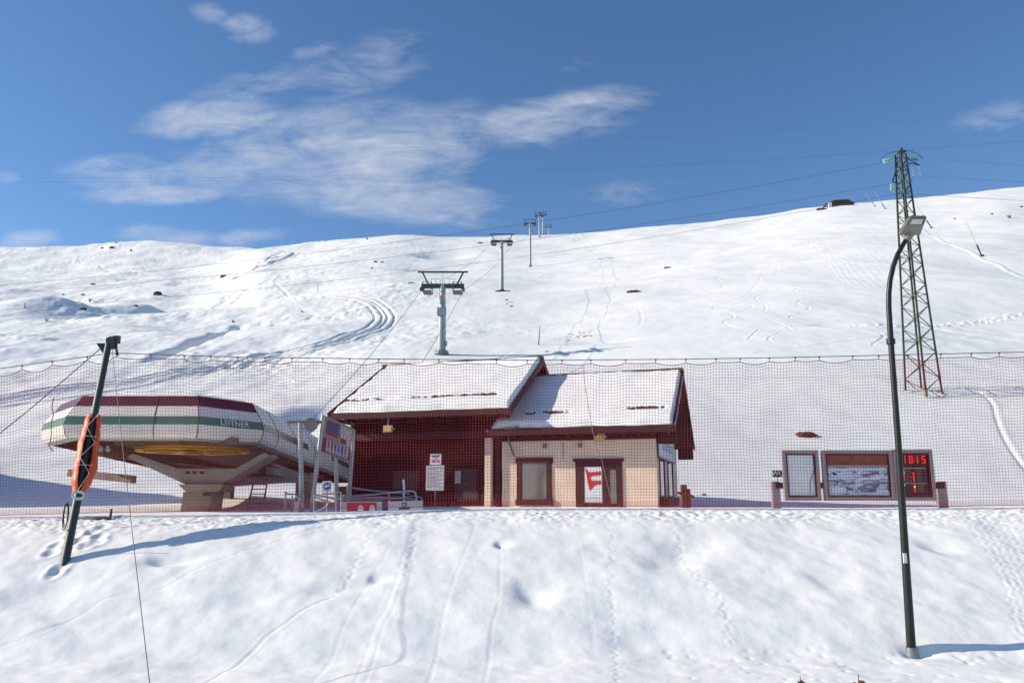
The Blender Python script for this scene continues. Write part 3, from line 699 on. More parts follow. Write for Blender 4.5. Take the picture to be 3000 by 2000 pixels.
# funnel shaped head frame
def quadpt(u, v, Y): return P(u, v, Y)
mb = MB()
T0, T1, T2, T3 = P(372, 1338, 28.6), P(790, 1335, 28.6), P(790, 1335, 28.6) + Vector((-.15, 3.2, 0)), P(372, 1338, 28.6) + Vector((.2, 3.2, 0))
B0, B1 = P(545, 1418, 28.9), P(648, 1418, 28.9); B2 = B1 + Vector((0, 1, 0)); B3 = B0 + Vector((0, 1, 0))
M0, M1 = P(470, 1360, 28.7), P(720, 1360, 28.7); dz = .12
fr = [T0, T1, T2, T3]
low = [B0, B1, B2, B3]
# side arms as tapered plates so that the wheel stays visible between them
mid0, mid1 = P(520, 1372, 28.75), P(690, 1372, 28.75)
for yo in (0, 1.0):
    o_ = Vector((0, yo, 0)); th = Vector((0, .16, 0))
    poly = [T0 + o_, B0 + o_, B1 + o_, T1 + o_, T1 + o_ - Vector((.2, 0, -.12)), mid1 + o_, mid0 + o_, T0 + o_ + Vector((.2, 0, .12))]
    mb.prism(poly, th)
mb.hexa([T0 + Vector((0, .16, -.04)), T0 + Vector((0, 1, -.04)), B0 + Vector((0, 1, -.04)), B0 + Vector((0, .16, -.04)), T0 + Vector((0, .16, .06)), T0 + Vector((0, 1, .06)), B0 + Vector((0, 1, .06)), B0 + Vector((0, .16, .06))])
mb.hexa([T1 + Vector((0, .16, -.04)), B1 + Vector((0, .16, -.04)), B1 + Vector((0, 1, -.04)), T1 + Vector((0, 1, -.04)), T1 + Vector((0, .16, .06)), B1 + Vector((0, .16, .06)), B1 + Vector((0, 1, .06)), T1 + Vector((0, 1, .06))])
hf = mb.build('head_frame', FRAMEG, ST, so)
for u in (549, 570, 591): MB().disc(P(u, 1384, 28.6), (0, 1, 0), .055, .12, 14).build('bolt_hole', DARKSTEEL, hf, so)
mb = MB()
def slab(u0, u1, v, Y, dpt): a = P(u0, v, Y); b_ = P(u1, v, Y); return [a, b_, b_ + Vector((0, dpt, 0)), a + Vector((0, dpt, 0))]
mb.hexa(slab(545, 640, 1440, 28.8, 1.2) + slab(522, 655, 1418, 28.7, 1.3))
low = slab(528, 612, 1492, 28.85, 1.2); low = [p + Vector((0, 0, -.3)) for p in low]
mb.hexa(low + slab(537, 622, 1440, 28.85, 1.2))
mb.build('pedestal', CONC, ST, so)
mb = MB(); a = P(598, 1440, 28.8); mb.box(a.x - .02, a.x + .25, a.y - .03, a.y, a.z - .14, a.z - .02); mb.build('pedestal_recess', DARKSTEEL, ST, so)
# rear supports
for q in ((-9.55, -8.95, 36, 36.7, -1, 1.05), (-15.8, -15.2, 44, 44.7, -1, .6), (-10.2, -9.6, 47, 47.7, -1, .6)): MB().box(*q).build('support_column', CONC, ST, so)
for q in ((P(790, 1378, 31), P(905, 1404, 36), .3, .28), (P(800, 1360, 31), P(900, 1396, 36), .1, .1), (P(640, 1415, 31.5), P(890, 1400, 33), .25, .3)): MB().bar(*q).build('service_beam', FRAMEG, ST, so)
# ladder below the station
lad = thing('access_ladder', 'grey steel ladder leaning below the striped station canopy', 'ladder', P(740, 1490, 30.5))
lo = Vector(lad.location)
for (u0, u1) in ((746, 722), (785, 768)):
    MB().tube([P(u0, 1398, 31), P(u1, 1500, 30.4)], .035, 8).build('rail', STEEL, lad, lo)
for k in range(7):
    t = (k + .5) / 7.3; a = P(746, 1398, 31).lerp(P(722, 1500, 30.4), t); b_ = P(785, 1398, 31).lerp(P(768, 1500, 30.4), t)
    MB().tube([a, b_], .022, 6).build('rung', STEEL, lad, lo)
# wooden beam sticking out left of the pedestal
a = P(205, 1384, 30.5); b_ = P(392, 1404, 29); mb = MB(); mb.bar(a, b_, .22, .26)
tag(mb.build('wooden_beam', BEAM, None, a), 'grey brown wooden beam jutting out beside the leaning net pole', 'beam')

# ------------------------------------------------------------------ sign frame, barriers beside the station
def ground_tube(u, v0, v1, Y, r, u2=None):
    return [P(u, v0, Y), P(u if u2 is None else u2, v1, Y)]
sf = thing('sign_frame', 'leaning grey steel frame holding a panel of posters and coloured lettering', 'sign', P(965, 1495, 28))
o3 = Vector(sf.location)
cA, cB, cD = P(938, 1320, 28), P(1024, 1351, 29.0), P(950, 1216, 28); cC = cB + (cD - cA) * .97
for pts in ([P(947, 1215, 27.95), P(912, 1500, 27.9)], [P(984, 1335, 28.8), P(987, 1500, 28.8)], [P(1036, 1258, 29.7), P(1020, 1500, 29.7)]):
    MB().tube(pts, .075, 10).build('post', GALV, sf, o3)
pn = MB().quad(cA, cB, cC, cD, .08).build('panel', FRAMEG, sf, o3)
nrm = (cB - cA).cross(cD - cA).normalized()
def onpanel(fx, fy, e=.012): return cA.lerp(cB, fx).lerp(cD.lerp(cC, fx), fy) + nrm * e
def pq(mb, x0, x1, y0, y1, e=.006): e = e * 2.5 + .01; mb.quad(onpanel(x0, y0, e), onpanel(x1, y0, e), onpanel(x1, y1, e), onpanel(x0, y1, e), .004)
mb = MB(); pq(mb, .13, .52, .62, .92); mb.build('dark_poster', NAVY, pn, o3)
mb = MB(); pq(mb, .13, .50, .52, .60, .008); pq(mb, .60, .8, .42, .56, .008); mb.build('red_poster', mat('dark red print', (.16, .02, .03), .5), pn, o3)
mb = MB(); pq(mb, .57, .95, .40, .92); mb.build('pale_poster', mat('pale poster print', (.42, .36, .33), .6, 0, .5, 12), pn, o3)
mb = MB(); pq(mb, .02, .98, .02, .40, .003); mb.build('lower_strip', mat('maroon strip', (.10, .03, .045), .5), pn, o3)
mb = MB(); pq(mb, .16, .90, .04, .38, .008); mb.build('lettering_strip', mat('pale violet strip', (.45, .40, .46), .5), pn, o3)
for k in range(6):
    mb = MB(); x = .20 + k * .115
    pq(mb, x, x + .055, .14, .36, .014); pq(mb, x + .008, x + .05, .06, .11, .014)
    mb.build('coloured_stroke', [REDP, INK, NAVY, BLUE, INK, REDP][k], pn, o3)
# mast with round disc
ms = thing('steel_mast', 'plain grey mast with crossbar and round disc left of the poster frame', 'mast', P(884, 1500, 27.5)); o3 = Vector(ms.location)
MB().tube([P(880, 1238, 27.5), P(884, 1505, 27.5)], .085, 10).build('post', GALV, ms, o3)
mb = MB(); mb.bar(P(845, 1236, 27.5), P(940, 1236, 27.5), .10, .11); mb.build('crossbar', STEEL, ms, o3)
MB().disc(P(911, 1243, 27.4), (.15, -1, 0), .23, .12, 24).build('disc', STEEL, ms, o3)
# round blue sign
bs = thing('round_sign', 'small round blue sign on a white plate between the poster frame posts', 'sign', P(957, 1495, 27)); o3 = Vector(bs.location)
a = P(944, 1440, 27); b_ = P(972, 1408, 27); MB().box(a.x, b_.x, 26.98, 27, a.z, b_.z).build('plate', WHITEP, bs, o3)
MB().disc(P(958, 1424, 26.965), (0, 1, 0), .125, .02, 28).build('blue_disc', BLUE, bs, o3)
mb = MB(); mb.bar(P(951, 1426, 26.945), P(965, 1421, 26.945), .02, .05); mb.disc(P(954, 1420, 26.945), (0, 1, 0), .022, .02, 10); mb.build('pictogram', WHITEP, bs, o3)
MB().tube([P(958, 1440, 27), P(958, 1510, 27)], .03, 8).build('post', GALV, bs, o3)
# tubular barriers
def barrier(label, polys, legs, Y, r=.032):
    t = thing('tube_barrier', label, 'barrier', P(polys[0][0][0], 1500, Y), group='steel queue barriers'); o = Vector(t.location)
    for pl in polys: MB().tube([P(u, v, Y + dy) for (u, v, dy) in pl], r, 8).build('rail', GALV, t, o, smooth=True)
    for (u, v, dy) in legs: MB().tube([P(u, v, Y + dy), P(u, 1512, Y + dy)], r, 8).build('post', GALV, t, o)
barrier('galvanised barrier whose curved rail rises to the right above the red banner', [[(1000, 1456, 0), (1100, 1447, .2), (1190, 1438, .3), (1208, 1437, .3), (1217, 1442, .3), (1220, 1455, .3), (1220, 1512, .3)], [(1002, 1462, 0), (1110, 1456, .2), (1219, 1462, .3)]], [(1002, 1452, 0)], 27.2)
barrier('galvanised barrier sloping down to the right behind the red banner', [[(1016, 1426, 0), (1070, 1434, .6), (1130, 1441, 1), (1200, 1445, 1.3)], [(1000, 1470, 0), (1120, 1462, .5), (1215, 1452, .8), (1232, 1456, .8), (1238, 1466, .8), (1234, 1512, .8)]], [(1018, 1420, 0), (1140, 1440, 1)], 28.6)
barrier('galvanised barrier of low bent rails below the round blue sign', [[(918, 1448, 0), (960, 1456, .2), (985, 1462, .3), (1010, 1450, .3)], [(920, 1455, 0), (965, 1470, .2), (950, 1488, .2), (925, 1500, .2)], [(945, 1446, 0), (975, 1445, 0), (998, 1440, 0), (1000, 1500, 0)]], [(920, 1446, 0), (985, 1448, .2)], 26.6)
barrier('thin steel barrier with two upright posts left of the turnstile', [[(835, 1440, 0), (842, 1446, 0), (885, 1448, .2)], [(838, 1470, 0), (885, 1474, .2)]], [(836, 1440, 0), (856, 1450, .1)], 27.5, .026)
mb = MB()
tn = thing('turnstile', 'squat grey steel turnstile box at the foot of the plain mast', 'turnstile', P(870, 1500, 27)); o3 = Vector(tn.location)
a = P(859, 1505, 27); b_ = P(878, 1452, 27); MB().box(a.x, b_.x, 27, 27.5, a.z, b_.z).build('cabinet', GALV, tn, o3, bevel=.03)
a = P(872, 1468, 26.9); MB().tube([a, a + Vector((.14, -.1, .1)), a + Vector((.2, -.1, -.15))], .025, 8).build('arm', STEEL, tn, o3)
a = P(864, 1460, 26.99); MB().box(a.x, a.x + .1, 26.97, 26.995, a.z - .1, a.z).build('reader', INK, tn, o3)
# banner on the barrier
bn = thing('banner', 'long white and red banner hung along the steel barriers', 'banner', P(1120, 1495, 27.1)); o3 = Vector(bn.location)
A_, B_, C_, D_ = P(1000, 1496, 26.95), P(1240, 1494, 27.2), P(1238, 1466, 27.2), P(1000, 1470, 26.95)
MB().quad(A_, B_, C_, D_, .015).build('cloth', mat('banner cloth', (.56, .53, .55), .7, 0, .06, 4), bn, o3)
def bq(mb, x0, x1, y0, y1, e=.008):
    nr = (B_ - A_).cross(D_ - A_).normalized(); f = lambda fx, fy: A_.lerp(B_, fx).lerp(D_.lerp(C_, fx), fy) + nr * e
    mb.quad(f(x0, y0), f(x1, y0), f(x1, y1), f(x0, y1), .004)
mb = MB(); bq(mb, .07, .43, .0, .92); mb.build('red_field', REDP, bn, o3)
mb = MB(); bq(mb, .50, .57, .0, .97); mb.build('navy_stripe', NAVY, bn, o3)
mb = MB(); bq(mb, .70, .84, .12, .30); bq(mb, .74, .80, .42, .50); bq(mb, .74, .755, .5, .75); bq(mb, .785, .80, .5, .75); bq(mb, .74, .80, .75, .82); mb.build('emblem', INK, bn, o3)
mb = MB()
for x in (.20, .34): bq(mb, x, x + .07, 0, .45, .014); bq(mb, x + .015, x + .055, .45, .62, .014)
mb.build('white_shapes', WHITEP, bn, o3)
tag(MB().tube([P(1182, 1404, 28), P(1184, 1428, 28), P(1183, 1462, 28), P(1184, 1512, 28)], [.045, .04, .03, .03], 8).build('white_stake', WHITEP, None, P(1184, 1512, 28)), 'white stake standing behind the steel barriers before the dark porch', 'stake')

# ------------------------------------------------------------------ chairlift towers
def line_x(Y): return -13.5 + .06 * (Y - 30)
TW = [(1297, 1040, 838, 103.6), (1470, 876, 707, 200), (1553, 780, 655, 350), (1580, 692, 632, 505), (1590, 690, 628, 575), (1607, 690, 664, 700)]
LABT = ['nearest chairlift tower, thick grey mast carrying blue and red round signs', 'second chairlift tower, slender grey mast halfway up the slope', 'third chairlift tower, small and thin just below the skyline',
        'far chairlift tower on the skyline, lower of the overlapping pair', 'far chairlift tower beyond the skyline, taller of the overlapping pair', 'farthest chairlift tower, only its faint crossarm above the crest']
rope_pts = []
for i, (u, vb, vt, Y) in enumerate(TW):
    x = ray(u, vt)[0] * Y
    zb = float(zground(x, Y)); zt = TT(vt) * Y
    if Y > 560: zb = zt - 16
    t = thing('chairlift_tower', LABT[i], 'lift tower', (x, Y, zb), 0, 'chairlift towers up the slope'); o3 = Vector((x, Y, zb))
    k = 3.2 if i else 3.35
    if i == 2: k = 3.1
    big = i < 2
    n = 16
    MB().tube([(x, Y, zb - 1), (x, Y, zb + .4), (x, Y, zb + (zt - zb) * .62), (x, Y, zt)], [.58, .56, .47, .38], n).build('mast', TOWERGREY, t, o3, smooth=True)
    mb = MB(); mb.disc((x, Y, zb + .15), (0, 0, 1), .95, .35, 16)
    for j in range(10): mb.box(x + .78 * math.cos(j * .628) - .05, x + .78 * math.cos(j * .628) + .05, Y + .78 * math.sin(j * .628) - .05, Y + .78 * math.sin(j * .628) + .05, zb + .3, zb + .55)
    if i == 1: mb.box(x - 1.6, x + 2.2, Y - 1.2, Y + .9, zb - .3, zb + .05)
    mb.build('base_flange', ROCK if i == 1 else STEEL, t, o3)
    MB().bar((x - k + .55, Y, zt), (x + k - .55, Y, zt), .5, .55).build('crossarm', SHEAVE, t, o3)
    tb = zt + 1.95
    MB().bar((x - k, Y, tb), (x + k, Y, tb), .22, .2).build('top_beam', SHEAVE, t, o3)
    for s in (-1, 1): MB().bar((x + s * 1.9, Y, zt + .2), (x + s * 2.75, Y, tb), .2, .2).build('strut', SHEAVE, t, o3)
    if i < 3:
        MB().tube([(x + .02, Y - .62, zb + .5), (x + .02, Y - .5, zt - .5)], .03, 6).build('ladder', STEEL, t, o3)
    for s in (-1, 1):
        sx = x + s * 2.75
        mb = MB(); mb.bar((sx, Y - 1.7, zt - .75), (sx, Y + 1.7, zt + .0), .18, .3); mb.bar((sx, Y, zt - .3), (sx, Y, zt + .2), .25, .2); 
        sh = mb.build('sheave_train', SHEAVE, t, o3)
        for q in range(6):
            yy = -1.6 + q * .64; MB().disc((sx + s * .02, Y + yy, zt - .36 + yy * .22 - .12), (1, 0, 0), .25, .14, 14).build('sheave', DARKSTEEL, sh, o3)
        mb = MB(); cx = sx - s * .75
        for (a, b_) in (((-.55, 0), (.55, 0)),):
            mb.box(cx - .6, cx + .6, Y - 1.2, Y + 1.0, zt - .95, zt - .87)
        for dx in (-.58, .58):
            for dy in (-1.15, .95): mb.tube([(cx + dx, Y + dy, zt - .9), (cx + dx, Y + dy, zt + .35)], .04, 6)
            mb.tube([(cx + dx, Y - 1.15, zt + .3), (cx + dx, Y + .95, zt + .3)], .035, 6); mb.tube([(cx + dx, Y - 1.15, zt - .3), (cx + dx, Y + .95, zt - .3)], .035, 6)
        mb.tube([(cx - .58, Y - 1.15, zt + .3), (cx + .58, Y - 1.15, zt + .3)], .035, 6); mb.tube([(cx - .58, Y - 1.15, zt - .45), (cx + .58, Y - 1.15, zt - .45)], .035, 6)
        mb.build('work_platform', SHEAVE, t, o3)
    if big:
        mb = MB()
        for xx in (-1.5, -.9, -.3, .3, .9, 1.5): mb.tube([(x + xx, Y - .3, zt + .2), (x + xx, Y - .3, zt + .95)], .03, 6)
        for (a, b_) in ((-1.5, -.3), (.6, 1.9)): mb.tube([(x + a, Y - .3, zt + .92), (x + b_, Y - .3, zt + .92)], .03, 6)
        mb.tube([(x, Y, tb), (x, Y, zt)], .03, 6); mb.build('handrail', GALV, t, o3)
    if i == 0:
        MB().box(x - .2, x + .2, Y - .32, Y - .26, zt - .25, zt + .3).build('warning_plate', YELLOW, t, o3)
        z = TT(888) * Y; MB().disc((x, Y - .45, z), (0, 1, 0), .32, .05, 24).build('round_sign', mat('teal sign', (.04, .30, .50), .5), t, o3)
        mb = MB(); mb.bar((x - .16, Y - .485, z - .02), (x + .18, Y - .485, z + .04), .02, .09); mb.build('pictogram', WHITEP, t, o3)
        z = TT(874) * Y; mb = MB().box(x - .3, x + .3, Y - .47, Y - .44, z - .18, z + .35); mb.build('upper_sign', WHITEP, t, o3)
        mb = MB(); mb.bar((x - .22, Y - .49, z - .1), (x + .22, Y - .49, z + .25), .02, .07); mb.tube([(x + .2 * math.cos(q * PI / 8), Y - .49, z + .08 + .2 * math.sin(q * PI / 8)) for q in range(17)], .035, 6); mb.build('red_ring', REDP, t, o3)
        z = TT(915) * Y; MB().box(x - .62, x + .55, Y - .66, Y - .2, z - .55, z + .55).build('cabinet', TOWERGREY, t, o3, bevel=.03)
        z = TT(1005) * Y; MB().box(x + .45, x + .75, Y - .5, Y - .1, z - .4, z + .2).build('junction_box', TOWERGREY, t, o3)
    rope_pts.append((x, Y, zt - .55))
for s, lab in ((-1, 'left haul rope of the chairlift from station to skyline'), (1, 'right haul rope of the chairlift passing behind the boarded house')):
    pts = [(line_x(49) + s * 2.6, 49, 1.6)]
    prev = pts[0]
    for (x, Y, z) in rope_pts:
        q = (x + s * 2.78, Y, z)
        for k in range(1, 9):
            t = k / 8; sag = -.012 * (q[1] - prev[1]) * 4 * t * (1 - t)
            pts.append(tuple(prev[j] + (q[j] - prev[j]) * t + (sag if j == 2 else 0) for j in range(3)))
        prev = q
    tag(MB().tube(pts, [(.024 if p[1] < 110 else .024) for p in pts], 6).build('haul_rope', ROPE, None, pts[0]), lab, 'rope', 'haul ropes of the chairlift')

# ------------------------------------------------------------------ lattice pylon and conductors
pb = hit(2706, 1149, 40); PY = pb.y
top_z = TT(452) * PY; Hh = top_z - pb.z
pyl = thing('lattice_pylon', 'tall green steel lattice pylon with rusty feet and glass insulators', 'pylon', pb)
px0 = ray(2641, 460)[0] * PY - pb.x
ang = math.radians(24)
def pcorner(k, z):
    f = z / Hh; h = (1.22 * (1 - f) + .38 * f) * .92 * 1.414
    a = ang + PI / 4 + k * PI / 2
    return Vector((h * math.cos(a) + px0 * 0, h * math.sin(a), z))
CUT = 3.6
for k in range(4):
    lg = MB().bar(pcorner(k, CUT), pcorner(k, Hh), .15, .15).build('leg', RUSTG, pyl)
    MB().bar(pcorner(k, -.6), pcorner(k, CUT), .15, .15).build('foot', RUST, lg)
levels = [0]
while levels[-1] < Hh - .3:
    z = levels[-1]; f = z / Hh; levels.append(min(Hh, z + (1.35 * (1 - f) + .62 * f)))
for k in range(4):
    mb = MB(); mr = MB()
    for j in range(len(levels) - 1):
        a, b_ = (k, (k + 1) % 4) if j % 2 == k % 2 else ((k + 1) % 4, k)
        (mr if levels[j] < CUT else mb).bar(pcorner(a, levels[j]), pcorner(b_, levels[j + 1]), .055, .065)
        if j % 4 == 0: (mr if levels[j] < CUT else mb).bar(pcorner(a, levels[j] + .02), pcorner(b_, levels[j] + .02), .055, .055)
    mb.build('bracing', RUSTG, pyl); mr.build('lower_bracing', RUST, pyl)
mb = MB()
for k in range(4): mb.box(*[c_ + d_ for c_ in pcorner(k, 0)[:2] for d_ in (-.14, .14)], -.6, .0)
mb.build('footing', CONC, pyl)
def pyp(u, v, dy=0): p = P(u, v, PY + dy); return p - pb
tpc = pyp(2641, 447)
mb = MB()
for (u0, v0, u1, v1) in ((2632, 459, 2600, 470), (2655, 462, 2690, 470), (2662, 478, 2695, 484), (2660, 466, 2690, 482), (2625, 505, 2614, 533), (2632, 470, 2616, 530), (2614, 533, 2632, 536)):
    mb.bar(pyp(u0, v0), pyp(u1, v1), .08, .09)
mb.build('crossarm', RUSTG, pyl)
mb = MB(); mb.box(tpc.x - .35, tpc.x + .35, -.35, .35, tpc.z - .05, tpc.z + .12); mb.disc((tpc.x, 0, tpc.z + .3), (0, 0, 1), .16, .4, 10); mb.build('top_cap', RUSTG, pyl)
def insul(a, b_):
    mb = MB(); a = Vector(a); b_ = Vector(b_); d = (b_ - a); n = max(5, int(d.length / .17))
    mb.tube([a, b_], .02, 6)
    for q in range(n): mb.disc(a + d * (q + .5) / n, d, .115, .05, 12)
    mb.build('insulator', INSUL, pyl)
for (a, b_) in (((2622, 466), (2588, 476)), ((2622, 466), (2585, 470)), ((2664, 465), (2696, 463)), ((2672, 490), (2677, 517)), ((2690, 486), (2698, 516)), ((2613, 537), (2619, 567)), ((2610, 540), (2612, 560))):
    insul(pyp(*a), pyp(*b_))
mb = MB()
mb.tube([pyp(u, v, -.3) for (u, v) in ((2580, 476), (2588, 460), (2602, 449), (2622, 445), (2641, 444), (2665, 443), (2685, 449), (2698, 458), (2704, 465))], .03, 6)
mb.tube([pyp(u, v, -.3) for (u, v) in ((2612, 562), (2625, 572), (2645, 560), (2665, 540), (2676, 518))], .025, 6)
mb.build('jumper_wire', WIRE, pyl)
z = pyp(2676, 805).z; mb = MB()
c = pyp(2676, 808, -1.2)
for q in range(3): mb.bar(c + Vector((.22 * math.cos(q * PI / 3), 0, .22 * math.sin(q * PI / 3))), c - Vector((.22 * math.cos(q * PI / 3), 0, .22 * math.sin(q * PI / 3))), .05, .06)
mb.build('spiked_guard', RUSTG, pyl)
def cable(label, px, Y0, Y1, r, group, name='power_cable'):
    us = np.array([p[0] for p in px], float); vs = np.array([p[1] for p in px], float)
    co = np.polyfit((us - 1500) / 1500, vs, min(2, len(px) - 1)); uu = np.linspace(us.min(), us.max(), 60)
    if Y0 is None: Y0 = Y1
    vv = np.polyval(co, (uu - 1500) / 1500); f = (uu - us.min()) / (us.max() - us.min())
    pts = [P(a, b_, Y0 + (Y1 - Y0) * t) for a, b_, t in zip(uu, vv, f)]
    tag(MB().tube(pts, r, 6).build(name, WIRE, None, pts[0]), label, 'cable', group)
gL = 'power cables running left from the pylon'
cable('power cable from the top left insulator of the pylon, highest of three crossing the hill', [(-250, 858), (0, 833), (1000, 729), (1550, 656), (2583, 477)], 92, PY, .015, gL)
cable('power cable from the lower left side of the pylon, middle of three crossing the hill', [(-250, 876), (0, 858), (1000, 771), (1850, 660), (2614, 538)], 92, PY - .5, .015, gL)
cable('power cable lowest of the three crossing the hill left of the pylon', [(-250, 925), (0, 905), (1000, 818), (1383, 773), (2000, 682), (2618, 568)], 92, PY + .5, .015, gL)
gR = 'power cables running right from the pylon'
cable('power cable right of the pylon, topmost of three against the sky', [(2698, 464), (2850, 474), (3200, 500)], PY, 60, .015, gR)
cable('power cable right of the pylon, middle of three against the sky', [(2698, 516), (2850, 525), (3200, 545)], PY, 60, .015, gR)
cable('power cable right of the pylon, lowest of three meeting the slope', [(2640, 568), (2800, 576), (3200, 605)], PY, 60, .015, gR)
gS = 'thin overhead wires in the sky'
cable('thin overhead wire across the clouds, highest of the sky wires', [(-200, 441), (0, 443), (700, 445), (1400, 428), (2200, 382), (3200, 310)], 48, 48, .003, gS)
cable('thin overhead wire across the clouds, upper of the close pair', [(-200, 516), (0, 519), (800, 517), (1600, 500), (2400, 455), (3200, 395)], 48, 48, .0025, gS)
cable('thin overhead wire across the clouds, lower of the close pair', [(-200, 530), (0, 531), (600, 532), (1400, 515), (2200, 465), (3200, 398)], 48.5, 48.5, .003, gS)

# ------------------------------------------------------------------ street lamp
lb = hit(2671, 1912, 11); LY = lb.y
sl = thing('street_lamp', 'tall dark street lamp with curved neck and flat grey head', 'street lamp', lb)
prof = [(2673, 1935), (2671, 1912), (2657, 1700), (2643, 1480), (2632, 1300), (2620, 1138), (2609, 985), (2604, 900), (2604, 860), (2608, 820), (2617, 780), (2630, 745), (2645, 718), (2655, 703)]
pts = [P(u, v, LY) - lb for u, v in prof]
MB().tube(pts, [.078, .077, .070, .063, .057, .053, .052, .049, .048, .047, .046, .045, .044, .043], 16).build('pole', LAMPDARK, sl, smooth=True)
a = P(2671, 1907, LY) - lb; MB().tube([a - Vector((0, 0, .12)), a, a + Vector((0, 0, .07))], [.12, .108, .098], 16).build('base_collar', STEEL, sl, smooth=True)
a = P(2610, 1000, LY) - lb; MB().disc(a, (0, 0, 1), .078, .1, 16).build('joint_ring', LAMPDARK, sl)
a = P(2652, 1635, LY - .10) - lb; MB().box(a.x - .03, a.x + .03, a.y - .003, a.y + .02, a.z - .08, a.z + .09).build('sticker', WHITEP, sl)
MB().tube([P(2655, 705, LY) - lb, P(2668, 680, LY) - lb], [.06, .09], 12).build('neck_clamp', LAMPHEAD, sl)
# flat head, tilted so that its lower face looks toward the photographer and the street
h0, h1, h2, h3 = P(2636, 690, LY), P(2697, 690, LY), P(2716, 636, LY - .45), P(2667, 637, LY - .45)
h0 = h0 - lb; h1 = h1 - lb; h2 = h2 - lb; h3 = h3 - lb
hd = MB(); th = Vector((-.02, .015, .045))
hd.hexa([h0, h1, h2, h3, h0 + th, h1 + th, h2 + th, h3 + th]); head = hd.build('lamp_head', LAMPHEAD, sl, bevel=.012)
nr = (h1 - h0).cross(h3 - h0).normalized()
if nr.y > 0: nr = -nr
def hp(fx, fy, e=.008): return h0.lerp(h1, fx).lerp(h3.lerp(h2, fx), fy) + nr * e
mb = MB(); mb.quad(hp(.04, .60), hp(.96, .60), hp(.97, .97), hp(.03, .97), .006); mb.build('gear_cover', mat('lamp head dark face', (.10, .10, .095), .5), head)
mb = MB(); mb.quad(hp(.16, .66, .016), hp(.80, .66, .016), hp(.80, .93, .016), hp(.16, .93, .016), .006); mb.build('glass', LAMPGLASS, head)

# ------------------------------------------------------------------ leaning net pole, net cable, safety net
NY = 20.45
nb = hit(190, 1646, 12)
ptop = P(318, 1008, NY)
lp = thing('net_pole', 'leaning dark net pole wrapped in orange padding', 'pole', nb)
ax = (ptop - nb); L_ = ax.length; ax.normalize()
MB().tube([nb - ax * .5, nb, ptop], [.094, .092, .082], 16).build('pole_shaft', POLEG, lp, nb, smooth=True)
mb = MB(); tp = ptop - nb
mb.prism([tp + Vector((-.30, -.05, .02)), tp + Vector((-.06, -.05, -.30)), tp + Vector((.06, -.05, -.05)), tp + Vector((.0, -.04, .02))], (0, .08, 0))
mb.box(tp.x - .04, tp.x + .18, -.08 + tp.y, tp.y + .08, tp.z - .12, tp.z + .16); mb.box(tp.x + .12, tp.x + .28, -.05 + tp.y, tp.y + .05, tp.z + .02, tp.z + .22); mb.tube([tp + Vector((.2, 0, .05)), tp + Vector((.22, 0, -.15)), tp + Vector((.27, 0, -.3))], .03, 6); mb.disc(tp + Vector((.05, 0, .1)), (0, 1, 0), .10, .07, 14)
mb.box(tp.x + .05, tp.x + .17, tp.y - .03, tp.y + .03, tp.z + .02, tp.z + .2)
mb.build('pulley_head', DARKSTEEL, lp)
# padding: a split sleeve, open at the front
side = ax.cross(Vector((-nb.x, -nb.y, 0)).normalized()).normalized(); fr_ = side.cross(ax).normalized()
if fr_.y > 0: fr_ = -fr_
def vpix(p):
    t = p.z / p.y; return 1000 - F * math.tan(math.atan(t) - PITCH)
fs_ = [k / 400 for k in range(401)]
f0 = min(fs_, key=lambda k: abs(vpix(nb + ax * L_ * k) - 1446)); f1 = min(fs_, key=lambda k: abs(vpix(nb + ax * L_ * k) - 1222))
NL, NA = 46, 30
mb = MB()
def sleeve(fl, a, inner):
    s = f0 + (f1 - f0) * fl
    gap = .42 + .12 * math.sin(PI * fl) - .25 * max(0, 1 - fl * 8)
    ang_ = -PI / 2 + gap + a * (2 * PI - 2 * gap)     # measured from the front
    bul = .168 + .05 * math.sin(PI * fl) + .010 * math.sin(fl * 19 + 3 * a) * math.sin(PI * fl) + .006 * math.sin(fl * 41 + a * 9) - (.05 * max(0, .12 - fl) / .12)
    side_w = math.sin(PI * a) ** .5; bul += .07 * (1 - abs(2 * a - .36) if a < .5 else 0) * math.exp(-((fl - .30) / .17) ** 2)
    r_ = bul - (.03 if inner else 0)
    th_ = ang_ - PI / 2
    return ax * (s * L_) + (fr_ * (-math.cos(th_ + PI / 2 * 0) * 0 + math.cos(gap + a * (2 * PI - 2 * gap))) + side * math.sin(gap + a * (2 * PI - 2 * gap))) * r_
for inner in (0, 1):
    for i in range(NL + 1):
        for j in range(NA + 1): mb.v.append(tuple(sleeve(i / NL, j / NA, inner)))
W_ = NA + 1; O_ = (NL + 1) * W_
for i in range(NL):
    for j in range(NA):
        q = i * W_ + j
        mb.f.append((q, q + 1, q + W_ + 1, q + W_)); mb.f.append((O_ + q, O_ + q + W_, O_ + q + W_ + 1, O_ + q + 1)); mb.m += [0, 0]
    for j in (0, NA):
        q = i * W_ + j; mb.f.append((q, q + W_, O_ + q + W_, O_ + q)); mb.m.append(0)
for i in (0, NL):
    for j in range(NA):
        q = i * W_ + j; mb.f.append((q, q + 1, O_ + q + 1, O_ + q)); mb.m.append(0)
pad = mb.build('padding', ORANGE, lp, smooth=True)
mb = MB()
zz = [Vector(sleeve(k / 5, 0.02 if k % 2 else .98, 0)) + fr_ * .03 for k in range(6)]
mb.tube(zz, .006, 6)
for k in (1.5, 3.4): mb.tube([Vector(sleeve(k / 5, .03, 0)) + fr_ * .03, Vector(sleeve(k / 5, .97, 0)) + fr_ * .03], .006, 6)
mb.build('lacing', CORDW, pad)
mb = MB(); cp = ax * (f0 * L_ - .12)
